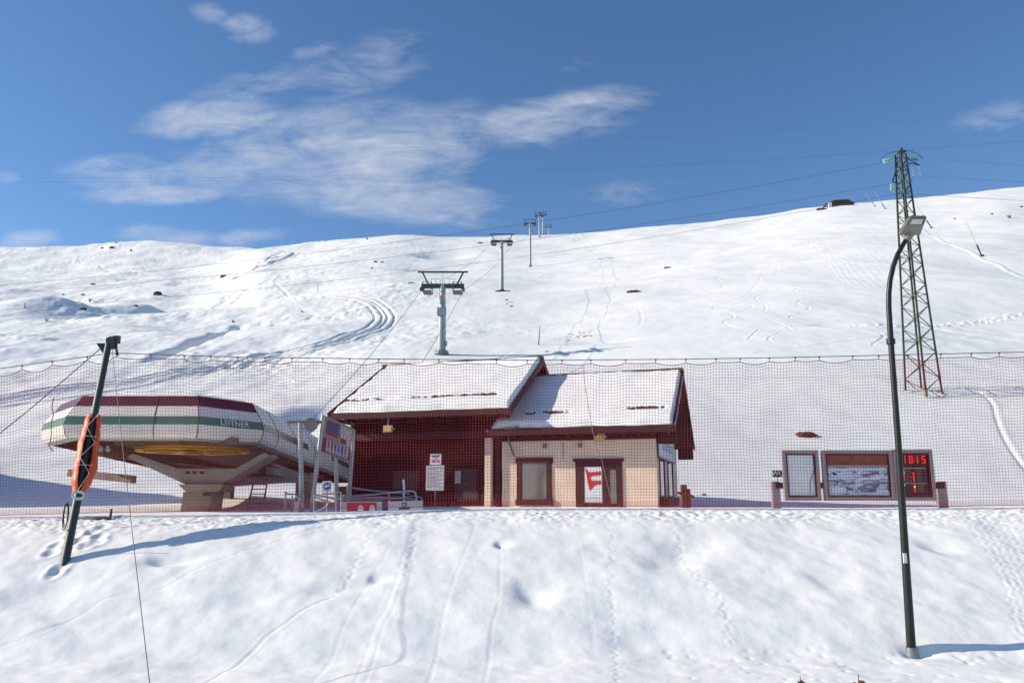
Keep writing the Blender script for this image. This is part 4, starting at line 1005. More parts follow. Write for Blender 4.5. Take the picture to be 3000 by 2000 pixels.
for k in range(3): mb.tube([cp + fr_ * .12 + side * (.12 * math.cos(t * PI / 8)) + ax * (.09 * math.sin(t * PI / 8) + .02 * k) for t in range(17)], .012, 6)
mb.build('tie_cord', CORDW, pad)
mb = MB()
for k in range(3):
    c = P(206 - k * 2, 1505 + k * 4, 17.9); mb.tube([c + Vector((.05 * math.cos(t * PI / 10) - .03, -.1, (.24 + .02 * k) * math.sin(t * PI / 10))) - nb for t in range(21)], .009, 6)
mb.build('rope_coil', DARKSTEEL, lp)
# top cable
NCU = [-1100, -500, -200, 0, 160, 330, 700, 1100, 1570, 2000, 2300, 2600, 3000, 3500, 4200]
NCV = [1190, 1130, 1103, 1079, 1057, 1034, 1046, 1051, 1055, 1052, 1047, 1040, 1031, 1018, 1000]
def vcab(u): return float(np.interp(u, NCU, NCV))
uu = np.linspace(-1050, 4150, 210)
kk = np.hanning(9); kk /= kk.sum()
vv = np.array([vcab(u) for u in uu])
tag(MB().tube([P(u, v, NY) for u, v in zip(uu, vv)], .011, 6).build('net_cable', NETC, None, P(-1050, 1185, NY)), 'taut dark cable carrying the red safety net across the scene', 'cable')
# net
net = thing('safety_net', 'long red safety net of square mesh hanging along the crest of the bank', 'net', P(1500, 1490, NY)); no = Vector(net.location)
hang = [-1020]
while hang[-1] < 4110: hang.append(hang[-1] + random.uniform(70, 105))
hang = np.array(hang)
def vtop(u):
    i = np.clip(np.searchsorted(hang, u) - 1, 0, len(hang) - 2); a = hang[i]; b_ = hang[i + 1]; t = (u - a) / (b_ - a)
    return np.interp(u, NCU, NCV) + 11 + 4 * t * (1 - t) * (5 + 4 * np.sin(i * 2.3) + 8 * (u < 330))
def vbot(u): return np.interp(u, [-500, 0, 330, 620, 900, 1250, 1500, 2100, 2500, 3000, 3500], [1516, 1508, 1500, 1497, 1490, 1484, 1480, 1482, 1486, 1478, 1474])
NI = int(5070 / 8.6); NJ = 50
ui = np.linspace(-1000, 4080, NI); tj = np.concatenate([np.linspace(0, .965, NJ - 4), [.975, .983, .991, 1.0]])
U, Tt = np.meshgrid(ui, tj, indexing='ij')
bulge = np.sin(PI * np.clip(Tt, 0, 1))
U2 = U + 4 * bulge * fbm(U / 420, Tt * 1.2, 71, 2) + (np.clip((U - 1900) / 800, 0, 1) * 30 - np.clip((400 - U) / 700, 0, 1) * 10) * (Tt - .5) * .8 + (1.1 * fbm(U / 25, Tt * 9, 73, 2))
Vt = vtop(U2); Vb = vbot(U2)
V2 = Vt + (Vb - Vt) * (Tt + .008 * bulge * fbm(U / 420, Tt * 1.5, 75, 2)) + .7 * fbm(U / 30, Tt * 8, 79, 2) * bulge
NYY = NY + .07 * bulge * fbm(U / 400, Tt * 2, 77, 2) - .16 * sm(.9, 1, Tt) + .02 * fbm(U / 12, Tt * 30, 78, 2) * sm(.94, 1, Tt)
yc = 1000 - V2; Yc = F * CP - yc * SP
NX = (U2 - 1500) / Yc * NYY; NZ = (F * SP + yc * CP) / Yc * NYY
gz = zground(NX, NYY) + .02
NZ = np.maximum(NZ, gz)
Pn = np.stack([NX, NYY, NZ], -1) - np.array(no)
def strands(A, r):
    """A: (strands, points, 3) -> triangular tubes as arrays"""
    s, p, _ = A.shape
    d = np.gradient(A, axis=1); d /= np.linalg.norm(d, axis=-1, keepdims=True) + 1e-9
    yv = np.zeros_like(d); yv[..., 1] = 1
    a = np.cross(d, yv); a /= np.linalg.norm(a, axis=-1, keepdims=True) + 1e-9; b_ = np.cross(a, d)
    ring = np.stack([A + r * (a * math.cos(t) + b_ * math.sin(t)) for t in (PI / 2, PI / 2 + 2 * PI / 3, PI / 2 + 4 * PI / 3)], 2)
    idx = np.arange(s * p * 3).reshape(s, p, 3)
    q = np.stack([idx[:, :-1, :], np.roll(idx, -1, 2)[:, :-1, :], np.roll(idx, -1, 2)[:, 1:, :], idx[:, 1:, :]], -1).reshape(-1, 4)
    return ring.reshape(-1, 3), q
RN = .0042
v1, q1 = strands(Pn, RN); v2, q2 = strands(np.swapaxes(Pn, 0, 1).copy(), RN)
co = np.concatenate([v1, v2]).astype(np.float32); q = np.concatenate([q1, q2 + len(v1)])
me = bpy.data.meshes.new('net_mesh'); me.vertices.add(len(co)); me.vertices.foreach_set('co', co.ravel())
me.loops.add(len(q) * 4); me.loops.foreach_set('vertex_index', q.ravel().astype(np.int32)); me.polygons.add(len(q))
me.polygons.foreach_set('loop_start', (np.arange(len(q)) * 4).astype(np.int32)); me.polygons.foreach_set('loop_total', np.full(len(q), 4, np.int32))
me.update(calc_edges=True); me.materials.append(NETM)
o = bpy.data.objects.new('net_mesh', me); COL.objects.link(o); o.parent = net
MB().tube([tuple(p) for p in Pn[:, 0]], .010, 6).build('top_hem', NETM, net)
MB().tube([tuple(p) for p in Pn[:, -1]], .010, 6).build('bottom_hem', NETM, net)
for u in hang[1:-1]:
    mb = MB(); a = P(u, vcab(u), NY) - no; b_ = P(u, float(vtop(np.array([u]))[0]), NY) - no
    mb.tube([a, b_], .008, 5); mb.box(a.x - .018, a.x + .018, a.y - .018, a.y + .018, a.z - .03, a.z + .012)
    mb.build('hanger', NETC, net)
mb = MB(); sl_ = [(1708, 1068), (1712, 1120), (1724, 1190), (1736, 1260), (1748, 1310), (1764, 1350), (1778, 1410), (1790, 1462)]
mb.tube([P(u, v, NY - .06) - no for u, v in sl_], .007, 6); mb.build('seam_lacing', mat('pink cord', (.45, .16, .17), .8), net)
pts = [(157, 1165), (152, 1190), (156, 1215), (150, 1240), (150, 1275), (147, 1292), (143, 1305), (156, 1322)]
tag(MB().tube([P(u, v, NY - .06) for u, v in pts], .013, 6).build('loose_cord', mat('orange cord', (.5, .07, .02), .8), None, P(157, 1165, NY)), 'loose orange cord dangling on the net left of the leaning pole', 'cord')
# guys
ga = P(302, 1014, NY)
def wire(label, pts, r=.010):
    tag(MB().tube(pts, r, 6).build('guy_wire', NETC, None, pts[0]), label, 'wire', 'guy wires of the leaning net pole')
e = P(-120, 1365, 19.0); wire('guy wire slanting down left from the head of the leaning pole', [ga, ga.lerp(e, .5) - Vector((0, 0, .06)), e], .013)
e = hit(452, 2120, 9); s_ = P(328, 1018, NY)
wire('guy wire dropping from the leaning pole toward the viewer over the bank', [s_, s_.lerp(e, .3) - Vector((0, 0, .05)), s_.lerp(e, .6) - Vector((0, 0, .05)), e], .007)

# ------------------------------------------------------------------ information boards
BY = 33.0
def bp_(u, v, dy=0): return P(u, v, BY + dy)
def panel_frame(t, o3, u0, u1, v0, v1, lean, m, fw=.14, dep=.18):
    """a standing cabinet frame between pixel bounds"""
    a = bp_(u0, v1); b_ = bp_(u1, v1); c = bp_(u1, v0); d = bp_(u0, v0)
    mb = MB(); w_ = fw
    x0, x1, z0, z1 = a.x - o3.x, b_.x - o3.x, a.z - o3.z, d.z - o3.z
    mb.box(x0, x0 + w_, 0, dep, z0, z1); mb.box(x1 - w_, x1, 0, dep, z0, z1); mb.box(x0 + w_, x1 - w_, 0, dep, z0, z0 + w_); mb.box(x0 + w_, x1 - w_, 0, dep, z1 - w_, z1)
    mb.build('frame', m, t, bevel=.01)
    mi = MB(); e = .06
    mi.box(x0 + w_, x0 + w_ + e, .03, dep, z0 + w_, z1 - w_); mi.box(x1 - w_ - e, x1 - w_, .03, dep, z0 + w_, z1 - w_); mi.box(x0 + w_ + e, x1 - w_ - e, .03, dep, z0 + w_, z0 + w_ + e); mi.box(x0 + w_ + e, x1 - w_ - e, .03, dep, z1 - w_ - e, z1 - w_)
    mi.build('inner_frame', TRIM, t)
    return x0 + w_ + e, x1 - w_ - e, z0 + w_ + e, z1 - w_ - e
# stand
stn = thing('board_stand', 'brown grey timber rail and two posts carrying the information boards', 'stand', bp_(2520, 1478)); o3 = Vector(stn.location)
for (u0, u1) in ((2272, 2290), (2762, 2782)):
    a = bp_(u0, 1492); b_ = bp_(u1, 1409); MB().box(a.x - o3.x, b_.x - o3.x, .25, .5, a.z - o3.z - .3, b_.z - o3.z).build('post', BOARDF, stn, bevel=.01)
a = bp_(2278, 1430); b_ = bp_(2775, 1412); MB().box(a.x - o3.x, b_.x - o3.x, .20, .246, a.z - o3.z, b_.z - o3.z).build('rail', TRIM, stn)
nbd = thing('notice_board', 'empty white framed notice board, left one of the standing boards', 'notice board', bp_(2355, 1466)); o3 = Vector(nbd.location)
x0, x1, z0, z1 = panel_frame(nbd, o3, 2301, 2408, 1318, 1466, 0, BOARDF)
MB().box(x0, x1, .10, .12, z0, z1).build('sheet', WHITEP, nbd)
mb = MB(); mb.tube([(x1 - .22, .09, z0 + .1), (x1 - .2, .09, z0 + .5), (x1 - .02, .09, z0 + 1.0)], .012, 6); mb.build('crack', INK, nbd)
mp = thing('piste_map_board', 'framed piste map board with brown header and blue white panorama', 'map board', bp_(2520, 1466)); o3 = Vector(mp.location)
x0, x1, z0, z1 = panel_frame(mp, o3, 2418, 2626, 1318, 1466, 0, BOARDF)
hz = z1 - .40
MB().box(x0, x1, .08, .12, hz, z1).build('header', BOARDR, mp)
MB().box(x0, x1, .04, .10, hz - .09, hz - .002).build('divider', BOARDF, mp)
mt = mat('map print', (.3, .4, .5), .4)
nt = mt.node_tree; N = nt.nodes; L = nt.links; bsdf = N['Principled BSDF']
tc = N.new('ShaderNodeTexCoord'); mpn = N.new('ShaderNodeMapping'); mpn.inputs['Scale'].default_value = (1.0, 1, 2.2); mpn.inputs['Rotation'].default_value = (0, .25, 0)
L.new(tc.outputs['Object'], mpn.inputs[0]); nz = N.new('ShaderNodeTexNoise'); nz.inputs['Scale'].default_value = 1.6; nz.inputs['Detail'].default_value = 9; nz.inputs['Roughness'].default_value = .62; nz.inputs['Distortion'].default_value = .8
L.new(mpn.outputs[0], nz.inputs['Vector'])
rp = N.new('ShaderNodeValToRGB'); L.new(nz.outputs['Fac'], rp.inputs[0]); L.new(rp.outputs[0], bsdf.inputs['Base Color'])
rp.color_ramp.elements[0].position = .36; rp.color_ramp.elements[0].color = (.05, .08, .13, 1); rp.color_ramp.elements[1].position = .60; rp.color_ramp.elements[1].color = (.62, .70, .78, 1)
e_ = rp.color_ramp.elements.new(.45); e_.color = (.17, .24, .33, 1); e_ = rp.color_ramp.elements.new(.50); e_.color = (.42, .52, .62, 1)
ms_ = MB().box(x0, x1, .10, .12, z0, hz - .09).build('map_sheet', mt, mp)
W_ = x1 - x0; H_ = hz - .09 - z0
def mpt(fx, fy): return (x0 + W_ * fx, .095, z0 + H_ * fy)
mb = MB(); mb.quad(mpt(.03, .66), mpt(.36, .66), mpt(.36, .82), mpt(.03, .82), .004); mb.quad(mpt(.03, .86), mpt(.97, .88), mpt(.97, .97), mpt(.03, .97), .004); mb.quad(mpt(.05, .03), mpt(.95, .03), mpt(.95, .12), mpt(.05, .12), .004); mb.build('pale_panels', mat('map pale', (.50, .60, .72), .5, 0, .1, 6), ms_)
mb = MB()
for (x, y) in ((.10, .80), (.13, .77), (.12, .74), (.58, .74)): mb.quad(mpt(x - .03, y - .02), mpt(x + .03, y - .02), mpt(x + .03, y + .02), mpt(x - .03, y + .02), .010)
for pl in (((.14, .35), (.16, .45), (.22, .50), (.28, .5)), ((.68, .50), (.70, .40), (.72, .30)), ((.40, .55), (.55, .66), (.75, .74), (.9, .78))):
    mb.tube([Vector(mpt(*p)) for p in pl], .010, 5)
mb.build('red_runs', mat('map red', (.40, .06, .08), .5), ms_)
mb = MB()
for pl in (((.3, .30), (.36, .44), (.44, .50)), ((.42, .16), (.45, .10), (.47, .22)), ((.74, .78), (.76, .72), (.77, .66)), ((.5, .45), (.62, .52), (.70, .56))): mb.tube([Vector(mpt(*p)) for p in pl], .012, 5)
mb.box(x0 + W_ * .25, x0 + W_ * .33, .09, .099, z0 + H_ * .04, z0 + H_ * .07); mb.build('dark_runs', NAVY, ms_)
# led board
ld = thing('display_board', 'framed electronic display board with red clock digits and status lights', 'display', bp_(2690, 1466)); o3 = Vector(ld.location)
x0, x1, z0, z1 = panel_frame(ld, o3, 2627, 2746, 1316, 1466, 0, BOARDF)
MB().box(x0, x1, .10, .12, z0, z1).build('panel', BOARDB, ld)
hz = z1 - .40; MB().box(x0, x1, .06, .10, hz - .07, hz).build('divider', TRIM, ld)
SEG = {'1': 'i', '0': 'abcdef', '5': 'afgcd'}
def digit(mb, cx, cz, ch, w, h, t):
    S = {'a': (-w, w, h - t, h), 'i': (-t / 2, t / 2, -h, h), 'g': (-w, w, -t / 2, t / 2), 'd': (-w, w, -h, -h + t), 'b': (w - t, w, 0, h), 'c': (w - t, w, -h, 0), 'f': (-w, -w + t, 0, h), 'e': (-w, -w + t, -h, 0)}
    for s in SEG[ch]:
        a, b_, c, d = S[s]; mb.box(cx + a, cx + b_, .088, .099, cz + c, cz + d)
W_ = x1 - x0; zc_ = (hz + z1) / 2
for ch, fx in zip('1015', (.27, .46, .68, .88)):
    mb = MB(); digit(mb, x0 + W_ * fx, zc_, ch, .075, .155, .045); mb.build('clock_digit', LEDR, ld)
mb = MB()
for dz_ in (-.06, .06): mb.box(x0 + W_ * .575, x0 + W_ * .5755 + .035, .088, .099, zc_ + dz_ - .018, zc_ + dz_ + .018)
mb.build('clock_colon', LEDR, ld)
mb = MB(); H_ = hz - .07 - z0
for fy in (.93, .42): mb.box(x0 + W_ * .08, x0 + W_ * .92, .088, .099, z0 + H_ * fy - .02, z0 + H_ * fy + .02)
mb.build('heading_bars', mat('display heading', (.36, .30, .24), .5), ld)
mr, mg, mt_ = MB(), MB(), MB()
for k in range(8):
    fy = .88 - k * .055
    if k < 7: (mg if k == 2 else mr).box(x0 + W_ * .15, x0 + W_ * .15 + .07, .088, .099, z0 + H_ * fy - .028, z0 + H_ * fy + .028)
    if k > 1: mr.box(x0 + W_ * .48, x0 + W_ * .48 + .07, .088, .099, z0 + H_ * fy - .028, z0 + H_ * fy + .028)
    mt_.box(x0 + W_ * .2, x0 + W_ * (.38 + .04 * (k % 3)), .092, .099, z0 + H_ * fy - .01, z0 + H_ * fy + .012); mt_.box(x0 + W_ * .6, x0 + W_ * (.78 + .04 * (k % 2)), .092, .099, z0 + H_ * fy - .01, z0 + H_ * fy + .012)
    mt_.box(x0 + W_ * .88, x0 + W_ * .91, .092, .099, z0 + H_ * fy - .012, z0 + H_ * fy + .012)
for k in range(5):
    fy = .36 - k * .055
    if k < 1: mg.box(x0 + W_ * .15, x0 + W_ * .15 + .06, .088, .099, z0 + H_ * fy - .025, z0 + H_ * fy + .025)
    (mg if k == 1 else mr).box(x0 + W_ * .48, x0 + W_ * .48 + .07, .088, .099, z0 + H_ * fy - .028, z0 + H_ * fy + .028)
    mt_.box(x0 + W_ * .6, x0 + W_ * .82, .092, .099, z0 + H_ * fy - .01, z0 + H_ * fy + .012)
mr.build('red_lights', LEDR, ld); mg.build('green_lights', LEDG, ld); mt_.build('list_lines', mat('display text', (.22, .13, .12), .5), ld)
wc_ = thing('direction_sign', 'small black WC sign on a thin post by the left board', 'sign', bp_(2281, 1409, .3)); o3 = Vector(wc_.location)
a = bp_(2264, 1397, .3); b_ = bp_(2292, 1377, .3); MB().box(a.x - o3.x, b_.x - o3.x, -.02, .02, a.z - o3.z, b_.z - o3.z).build('plate', mat('sign black', (.03, .035, .035), .5), wc_)
c = (a + b_) / 2 - o3; text_part('lettering', 'WC', .27, WHITEP, wc_, (c.x, -.026, c.z), (1, 0, 0), (0, 0, 1))
a = bp_(2279, 1409, .3) - o3; MB().tube([(a.x, .03, a.z - .02), (a.x, .03, c.z)], .02, 8).build('post', STEEL, wc_)
# wooden post beside the ticket house
wp = thing('wooden_post', 'rough brown wooden post with crosspiece and stub beside the ticket house', 'post', P(2006, 1480, 38)); o3 = Vector(wp.location)
a = P(1997, 1500, 38); b_ = P(2011, 1419, 38); MB().box(a.x - o3.x, b_.x - o3.x, -.14, .14, a.z - o3.z, b_.z - o3.z).build('upright', WOODB, wp, bevel=.02)
a = P(2011, 1500, 38); b_ = P(2021, 1432, 38); MB().box(a.x - o3.x + .01, b_.x - o3.x, -.12, .12, a.z - o3.z, b_.z - o3.z).build('stub', WOODB, wp, bevel=.02)
mb = MB(); mb.bar(P(1984, 1442, 37.8) - o3, P(2006, 1448, 37.8) - o3, .12, .12); mb.bar(P(2006, 1444, 37.8) - o3, P(2032, 1455, 37.8) - o3, .14, .12); mb.build('crosspiece', WOODB, wp, bevel=.015)

# ------------------------------------------------------------------ rocks, earth, shrubs, poles on the hill
def lump(name, label, cat, u, v, wpx, hpx, m, group=None, seed=0, ymin=36, deep=.6, name2=None):
    p = hit(u, v + hpx * .4, ymin); k = p.y / 2330
    rx, rz, ry = wpx * k / 2, hpx * k * .75, wpx * k * deep / 2
    import bmesh
    bm = bmesh.new(); bmesh.ops.create_icosphere(bm, subdivisions=4, radius=1)
    co = np.array([v_.co for v_ in bm.verts])
    f = 1 + .28 * fbm(co[:, 0] * 1.7 + seed * 3.1, co[:, 1] * 1.7 + co[:, 2] * 2, 5 + seed, 4, .6)
    for v_, s in zip(bm.verts, f): v_.co = Vector((v_.co.x * rx * s, v_.co.y * ry * s, v_.co.z * rz * s))
    me = bpy.data.meshes.new(name); bm.to_mesh(me); bm.free(); me.materials.append(m)
    o = bpy.data.objects.new(name, me); COL.objects.link(o); o.location = p
    return tag(o, label, cat, group)
gr = 'dark rocks poking out of the snow'
for i, (u, v, w_, h_, lab) in enumerate([
        (462, 858, 26, 14, 'dark rock at the mouth of the shaded gully, largest on the left slope'), (245, 904, 18, 8, 'low dark rock on the lower rim of the shaded gully'), (243, 862, 10, 6, 'small dark rock inside the blue gully shade'),
        (185, 862, 7, 5, 'tiny dark rock at the upper left of the gully shade'), (398, 895, 14, 5, 'flat dark rock just right of the gully shade'), (328, 724, 15, 6, 'dark rock under the left skyline summit'),
        (300, 726, 9, 4, 'tiny rock left of the summit rock on the left skyline'), (342, 711, 13, 3, 'dark rock exactly on the left skyline summit'), (655, 808, 20, 7, 'dark rock in the diagonal fold left of the dome'),
        (752, 779, 9, 4, 'small rock near the top of the diagonal fold'), (273, 832, 14, 5, 'dark rock above the gully shade'), (1100, 766, 12, 5, 'dark rock on the dome, left of a close pair'),
        (1119, 767, 9, 4, 'dark rock on the dome, right of a close pair'), (1090, 785, 9, 4, 'small dark rock below the pair on the dome'), (1203, 828, 20, 3, 'flat dark stone above the nearest lift tower'),
        (1407, 711, 16, 3, 'dark stone just left of the second tower head'), (1957, 783, 22, 4, 'flat grey rock on the open right slope'), (2062, 1448, 14, 6, 'brown stone on snow beside the wooden post'),
        (2797, 640, 7, 4, 'small dark rock right of the pylon below the skyline'), (2906, 626, 8, 4, 'small dark rock near the reddish bush'), (2993, 605, 9, 5, 'dark rock at the far right edge below the skyline'),
        (1603, 1029, 14, 3, 'small dark stone above the house ridges'), (885, 912, 7, 4, 'dark speck of rock left of the winding track'), (1076, 699, 6, 5, 'tiny rock on the dome skyline')]):
    lump('rock', lab, 'rock', u, v, w_, h_, ROCK, gr, i)
lump('earth_mound', 'reddish brown mound of bare earth above the white board', 'earth', 2360, 1270, 58, 15, EARTH, None, 40)
lump('concrete_slab', 'long grey concrete slab in the snow of the mid slope', 'slab', 1857, 853, 42, 6, BEAM, None, 62)
def patch(label, u0, u1, v0, v1, tilt, n, smin, smax, m, seed):
    """bare ground showing through in many small scraps, one object"""
    rnd = random.Random(seed); mb = MB(); c = hit((u0 + u1) / 2, (v0 + v1) / 2, 40)
    for i in range(n):
        fx = rnd.random(); u = u0 + (u1 - u0) * fx; v = v0 + (v1 - v0) * rnd.random() + tilt * (fx - .5)
        p = hit(u, v, 40); k = p.y / 2330; w_ = rnd.uniform(smin, smax) * k; d_ = w_ * rnd.uniform(.5, 1.3); h = rnd.uniform(.10, .3) * min(w_, 1.2)
        ring = [(w_ * rnd.uniform(.7, 1.2) * math.cos(t * PI / 4), d_ * rnd.uniform(.6, 1.2) * math.sin(t * PI / 4)) for t in range(8)]
        base = [Vector((p.x + a, p.y + b_, float(zground(p.x + a, p.y + b_)) - .1)) for a, b_ in ring]
        top = [Vector((p.x + a * .6, p.y + b_ * .6, float(zground(p.x + a * .6, p.y + b_ * .6)) + h)) for a, b_ in ring]
        mb.add(base + top, [(t, (t + 1) % 8, 8 + (t + 1) % 8, 8 + t) for t in range(8)] + [tuple(range(8, 16))])
    o = mb.build('bare_ground', m, None, c); o['label'] = label; o['category'] = 'bare earth'; o['kind'] = 'stuff'
patch('scraps of bare brown earth below the second tower', 1482, 1508, 876, 898, 10, 12, 2, 6, EARTH, 1)
patch('streaks of dark bare ground in the snow right of the marker pole', 1625, 1738, 975, 996, -16, 34, 1.5, 7, ROCK, 2)
def shrub(label, u, v, wpx, hpx, m, seed):
    p = hit(u, v + hpx / 2, 36); k = p.y / 2330; rnd = random.Random(seed)
    mb = MB()
    for i in range(46):
        a = rnd.uniform(0, 2 * PI); r_ = rnd.uniform(.2, 1) * wpx * k / 2; h = rnd.uniform(.5, 1) * hpx * k
        b0 = Vector((rnd.uniform(-.2, .2) * wpx * k, rnd.uniform(-.2, .2) * wpx * k, -.1)); tip = Vector((r_ * math.cos(a), r_ * math.sin(a), h))
        mb.tube([b0, b0.lerp(tip, .5) + Vector((0, 0, .1 * h)), tip], [.04 * k * 8, .03 * k * 8, .01 * k * 8], 4)
    o = mb.build('shrub', m, None); o.location = p
    tag(o, label, 'shrub', 'bare shrubs on the snow slope')
PINKT = mat('reddish twigs', (.30, .17, .13), .9)
shrub('dark bare shrub on the left slope below the gully', 137, 937, 18, 11, TWIG, 1)
shrub('dark bare shrub with a twig, left of the winding track', 683, 940, 12, 9, TWIG, 2)
shrub('pale bare bush inside the blue gully shade', 263, 878, 13, 13, PINKT, 3)
shrub('reddish bare bush on the slope at far right', 2957, 632, 18, 14, PINKT, 4)
shrub('tiny bare bush on the left hill under the skyline', 383, 733, 9, 8, PINKT, 5)
def pole_thing(name, label, cat, ub, vb, ut, vt, r, m, group=None, base=True):
    p = hit(ub, vb, 40); q = P(ut, vt, p.y + .0)
    t = thing(name, label, cat, p, 0, group)
    d = q - p
    MB().tube([Vector((0, 0, -.3)), d * .25, d], [r * 1.6, r * 1.3, r * .6], 8).build('shaft', m, t)
    if base:
        mb = MB(); s = d.length * .035; mb.box(-s, s, -s, s, -.3, s * .8); mb.bar((-s * .6, 0, s), d * .3, s * .7, s * .7); mb.build('stand', DARKSTEEL, t)
gl = 'snow lances on the upper slope'
LANCE = mat('lance alloy', (.45, .46, .48), .4, .5)
pole_thing('snow_lance', 'snow lance on the right skyline, left of a tilted pair', 'snow lance', 2564, 605, 2532, 562, .10, LANCE, gl)
pole_thing('snow_lance', 'snow lance on the right skyline, right of a tilted pair', 'snow lance', 2594, 612, 2560, 558, .10, LANCE, gl)
pole_thing('snow_lance', 'snow lance leaning left just right of the lamp head', 'snow lance', 2729, 668, 2680, 592, .07, LANCE, gl)
pole_thing('snow_lance', 'snow lance leaning left on the slope at far right', 'snow lance', 2877, 750, 2826, 640, .06, LANCE, gl)
pole_thing('marker_pole', 'thin upright marker pole on snow behind the house ridge', 'marker pole', 1578, 1010, 1582, 955, .06, TWIG, None, False)
pole_thing('marker_pole', 'short yellow topped marker post left of the nearest lift tower', 'marker pole', 932, 853, 929, 832, .10, YELLOW, 'yellow markers on the upper slope', False)
pole_thing('marker_pole', 'short yellow marker post on the slope right of the third tower', 'marker pole', 1681, 706, 1681, 697, .25, YELLOW, 'yellow markers on the upper slope', False)
pole_thing('marker_pole', 'thin dark marker pole in the blue gully shade at far left', 'marker pole', 73, 902, 73, 885, .10, TWIG, None, True)
# hut on the skyline
hp_ = hit(2440, 606, 200); hk = hp_.y / 2310
hut = thing('stone_hut', 'low dark brown stone hut on the right skyline', 'hut', hp_)
def hx(u, v): q = P(u, v, hp_.y); return (q.x - hp_.x, q.z - hp_.z)
x0_, z0_ = hx(2424, 606); x1_, z1_ = hx(2502, 593); dz = hx(2440, 588)[1]; dz0 = hx(2440, 596)[1]
MB().prism([(x0_, 0, -3), (x1_ * .95, 0, -3), (x1_ * .95, 0, dz0 + .4), (x0_, 0, dz0)], (0, 12, 0)).build('wall', mat('hut wall', (.13, .07, .05), .9, 0, .4, .6), hut)
MB().prism([(x0_ - .8, -.5, dz0 - .3), (x1_ * .98 + .8, -.5, dz0 + .1), (x1_ * .72, -.5, dz + .9), (x0_ + 5, -.5, dz + .3)], (0, 13, 0)).build('roof', mat('hut roof', (.06, .045, .04), .9, 0, .4, .8), hut)
cx, cz = hx(2430, 598); MB().box(cx - 1, cx + 1.2, -1, 0, -2, cz + .8).build('white_cabin', WHITEP, hut)
lump('rock', 'brown rocky outcrop at the left foot of the skyline hut', 'rock', 2408, 612, 34, 6, EARTH, gr, 77, 200)
# dead leaves at the lower edge, stick in the snow by the leaning pole
def leaf(label, u, v, s, seed):
    p = hit(u, v, 10); rnd = random.Random(seed); mb = MB()
    for k in range(6):
        a = rnd.uniform(0, 2 * PI); l = s * rnd.uniform(.6, 1.1); w_ = s * .32
        d = Vector((math.cos(a), math.sin(a) * .6, rnd.uniform(.2, .9))).normalized(); q = d.cross(Vector((0, 0, 1))).normalized()
        mb.add([Vector((0, 0, -.02)), d * l * .5 + q * w_, d * l + Vector((0, 0, -.02)), d * l * .5 - q * w_ + Vector((0, 0, .02))], [(0, 1, 2, 3)])
    mb.tube([(0, 0, -.03), (s * .1, 0, s * 1.2)], .006, 5)
    o = mb.build('dead_leaf', LEAF, None); o.location = p; tag(o, label, 'leaf', 'dead leaves at the foot of the bank')
leaf('small curled brown dead leaf at the foot of the bank, left of two', 2344, 2004, .10, 1)
leaf('reddish brown dead leaf at the foot of the bank, right of two', 2515, 2006, .13, 2)
a = hit(228, 1521, 15); b_ = hit(322, 1522, 15); c = hit(325, 1508, 15)
tag(MB().tube([a, a.lerp(b_, .5) + Vector((0, 0, .03)), b_ + Vector((0, 0, .03)), c + Vector((0, 0, .14))], [.05, .05, .04, .025], 8).build('bent_stick', DARKSTEEL, None, a), 'dark bent stick lying on the snow behind the leaning pole', 'stick')

# ------------------------------------------------------------------ sun, sky, clouds
EL = math.radians(25); AZ = math.radians(.5)       # sun from the left, along the line of the houses
tosun = Vector((-math.cos(AZ) * math.cos(EL), -math.sin(AZ) * math.cos(EL), math.sin(EL)))
sd = bpy.data.lights.new('sun', 'SUN'); sd.energy = 5.0; sd.angle = math.radians(.53); sd.color = (1, .915, .785)
so_ = bpy.data.objects.new('sun', sd); COL.objects.link(so_); so_.rotation_euler = (-tosun).to_track_quat('-Z', 'Y').to_euler()
w = bpy.data.worlds.new('World'); scene.world = w; w.use_nodes = True
nt = w.node_tree; N = nt.nodes; L = nt.links
bg = N['Background']; out = N['World Output']
sky = N.new('ShaderNodeTexSky'); sky.sky_type = 'NISHITA'; sky.sun_disc = False; sky.sun_elevation = EL
sky.sun_rotation = math.atan2(tosun.x, tosun.y); sky.altitude = 2000; sky.air_density = 1.0; sky.dust_density = .4; sky.ozone_density = 2.5
SKYS = .142
hs = N.new('ShaderNodeHueSaturation'); hs.inputs['Saturation'].default_value = 1.12; hs.inputs['Hue'].default_value = .501; L.new(sky.outputs[0], hs.inputs['Color']); L.new(hs.outputs[0], bg.inputs['Color']); bg.inputs['Strength'].default_value = SKYS
def M(op, a, b=None, clamp=False):
    n = N.new('ShaderNodeMath'); n.operation = op; n.use_clamp = clamp
    for i, x in enumerate((a, b)):
        if x is None: continue
        if isinstance(x, (int, float)): n.inputs[i].default_value = x
        else: L.new(x, n.inputs[i])
    return n.outputs[0]
tc = N.new('ShaderNodeTexCoord'); sx = N.new('ShaderNodeSeparateXYZ'); L.new(tc.outputs['Generated'], sx.inputs[0])
ysafe = M('MAXIMUM', sx.outputs['Y'], .05)
qx = M('DIVIDE', sx.outputs['X'], ysafe); qz = M('DIVIDE', sx.outputs['Z'], ysafe)
total = None
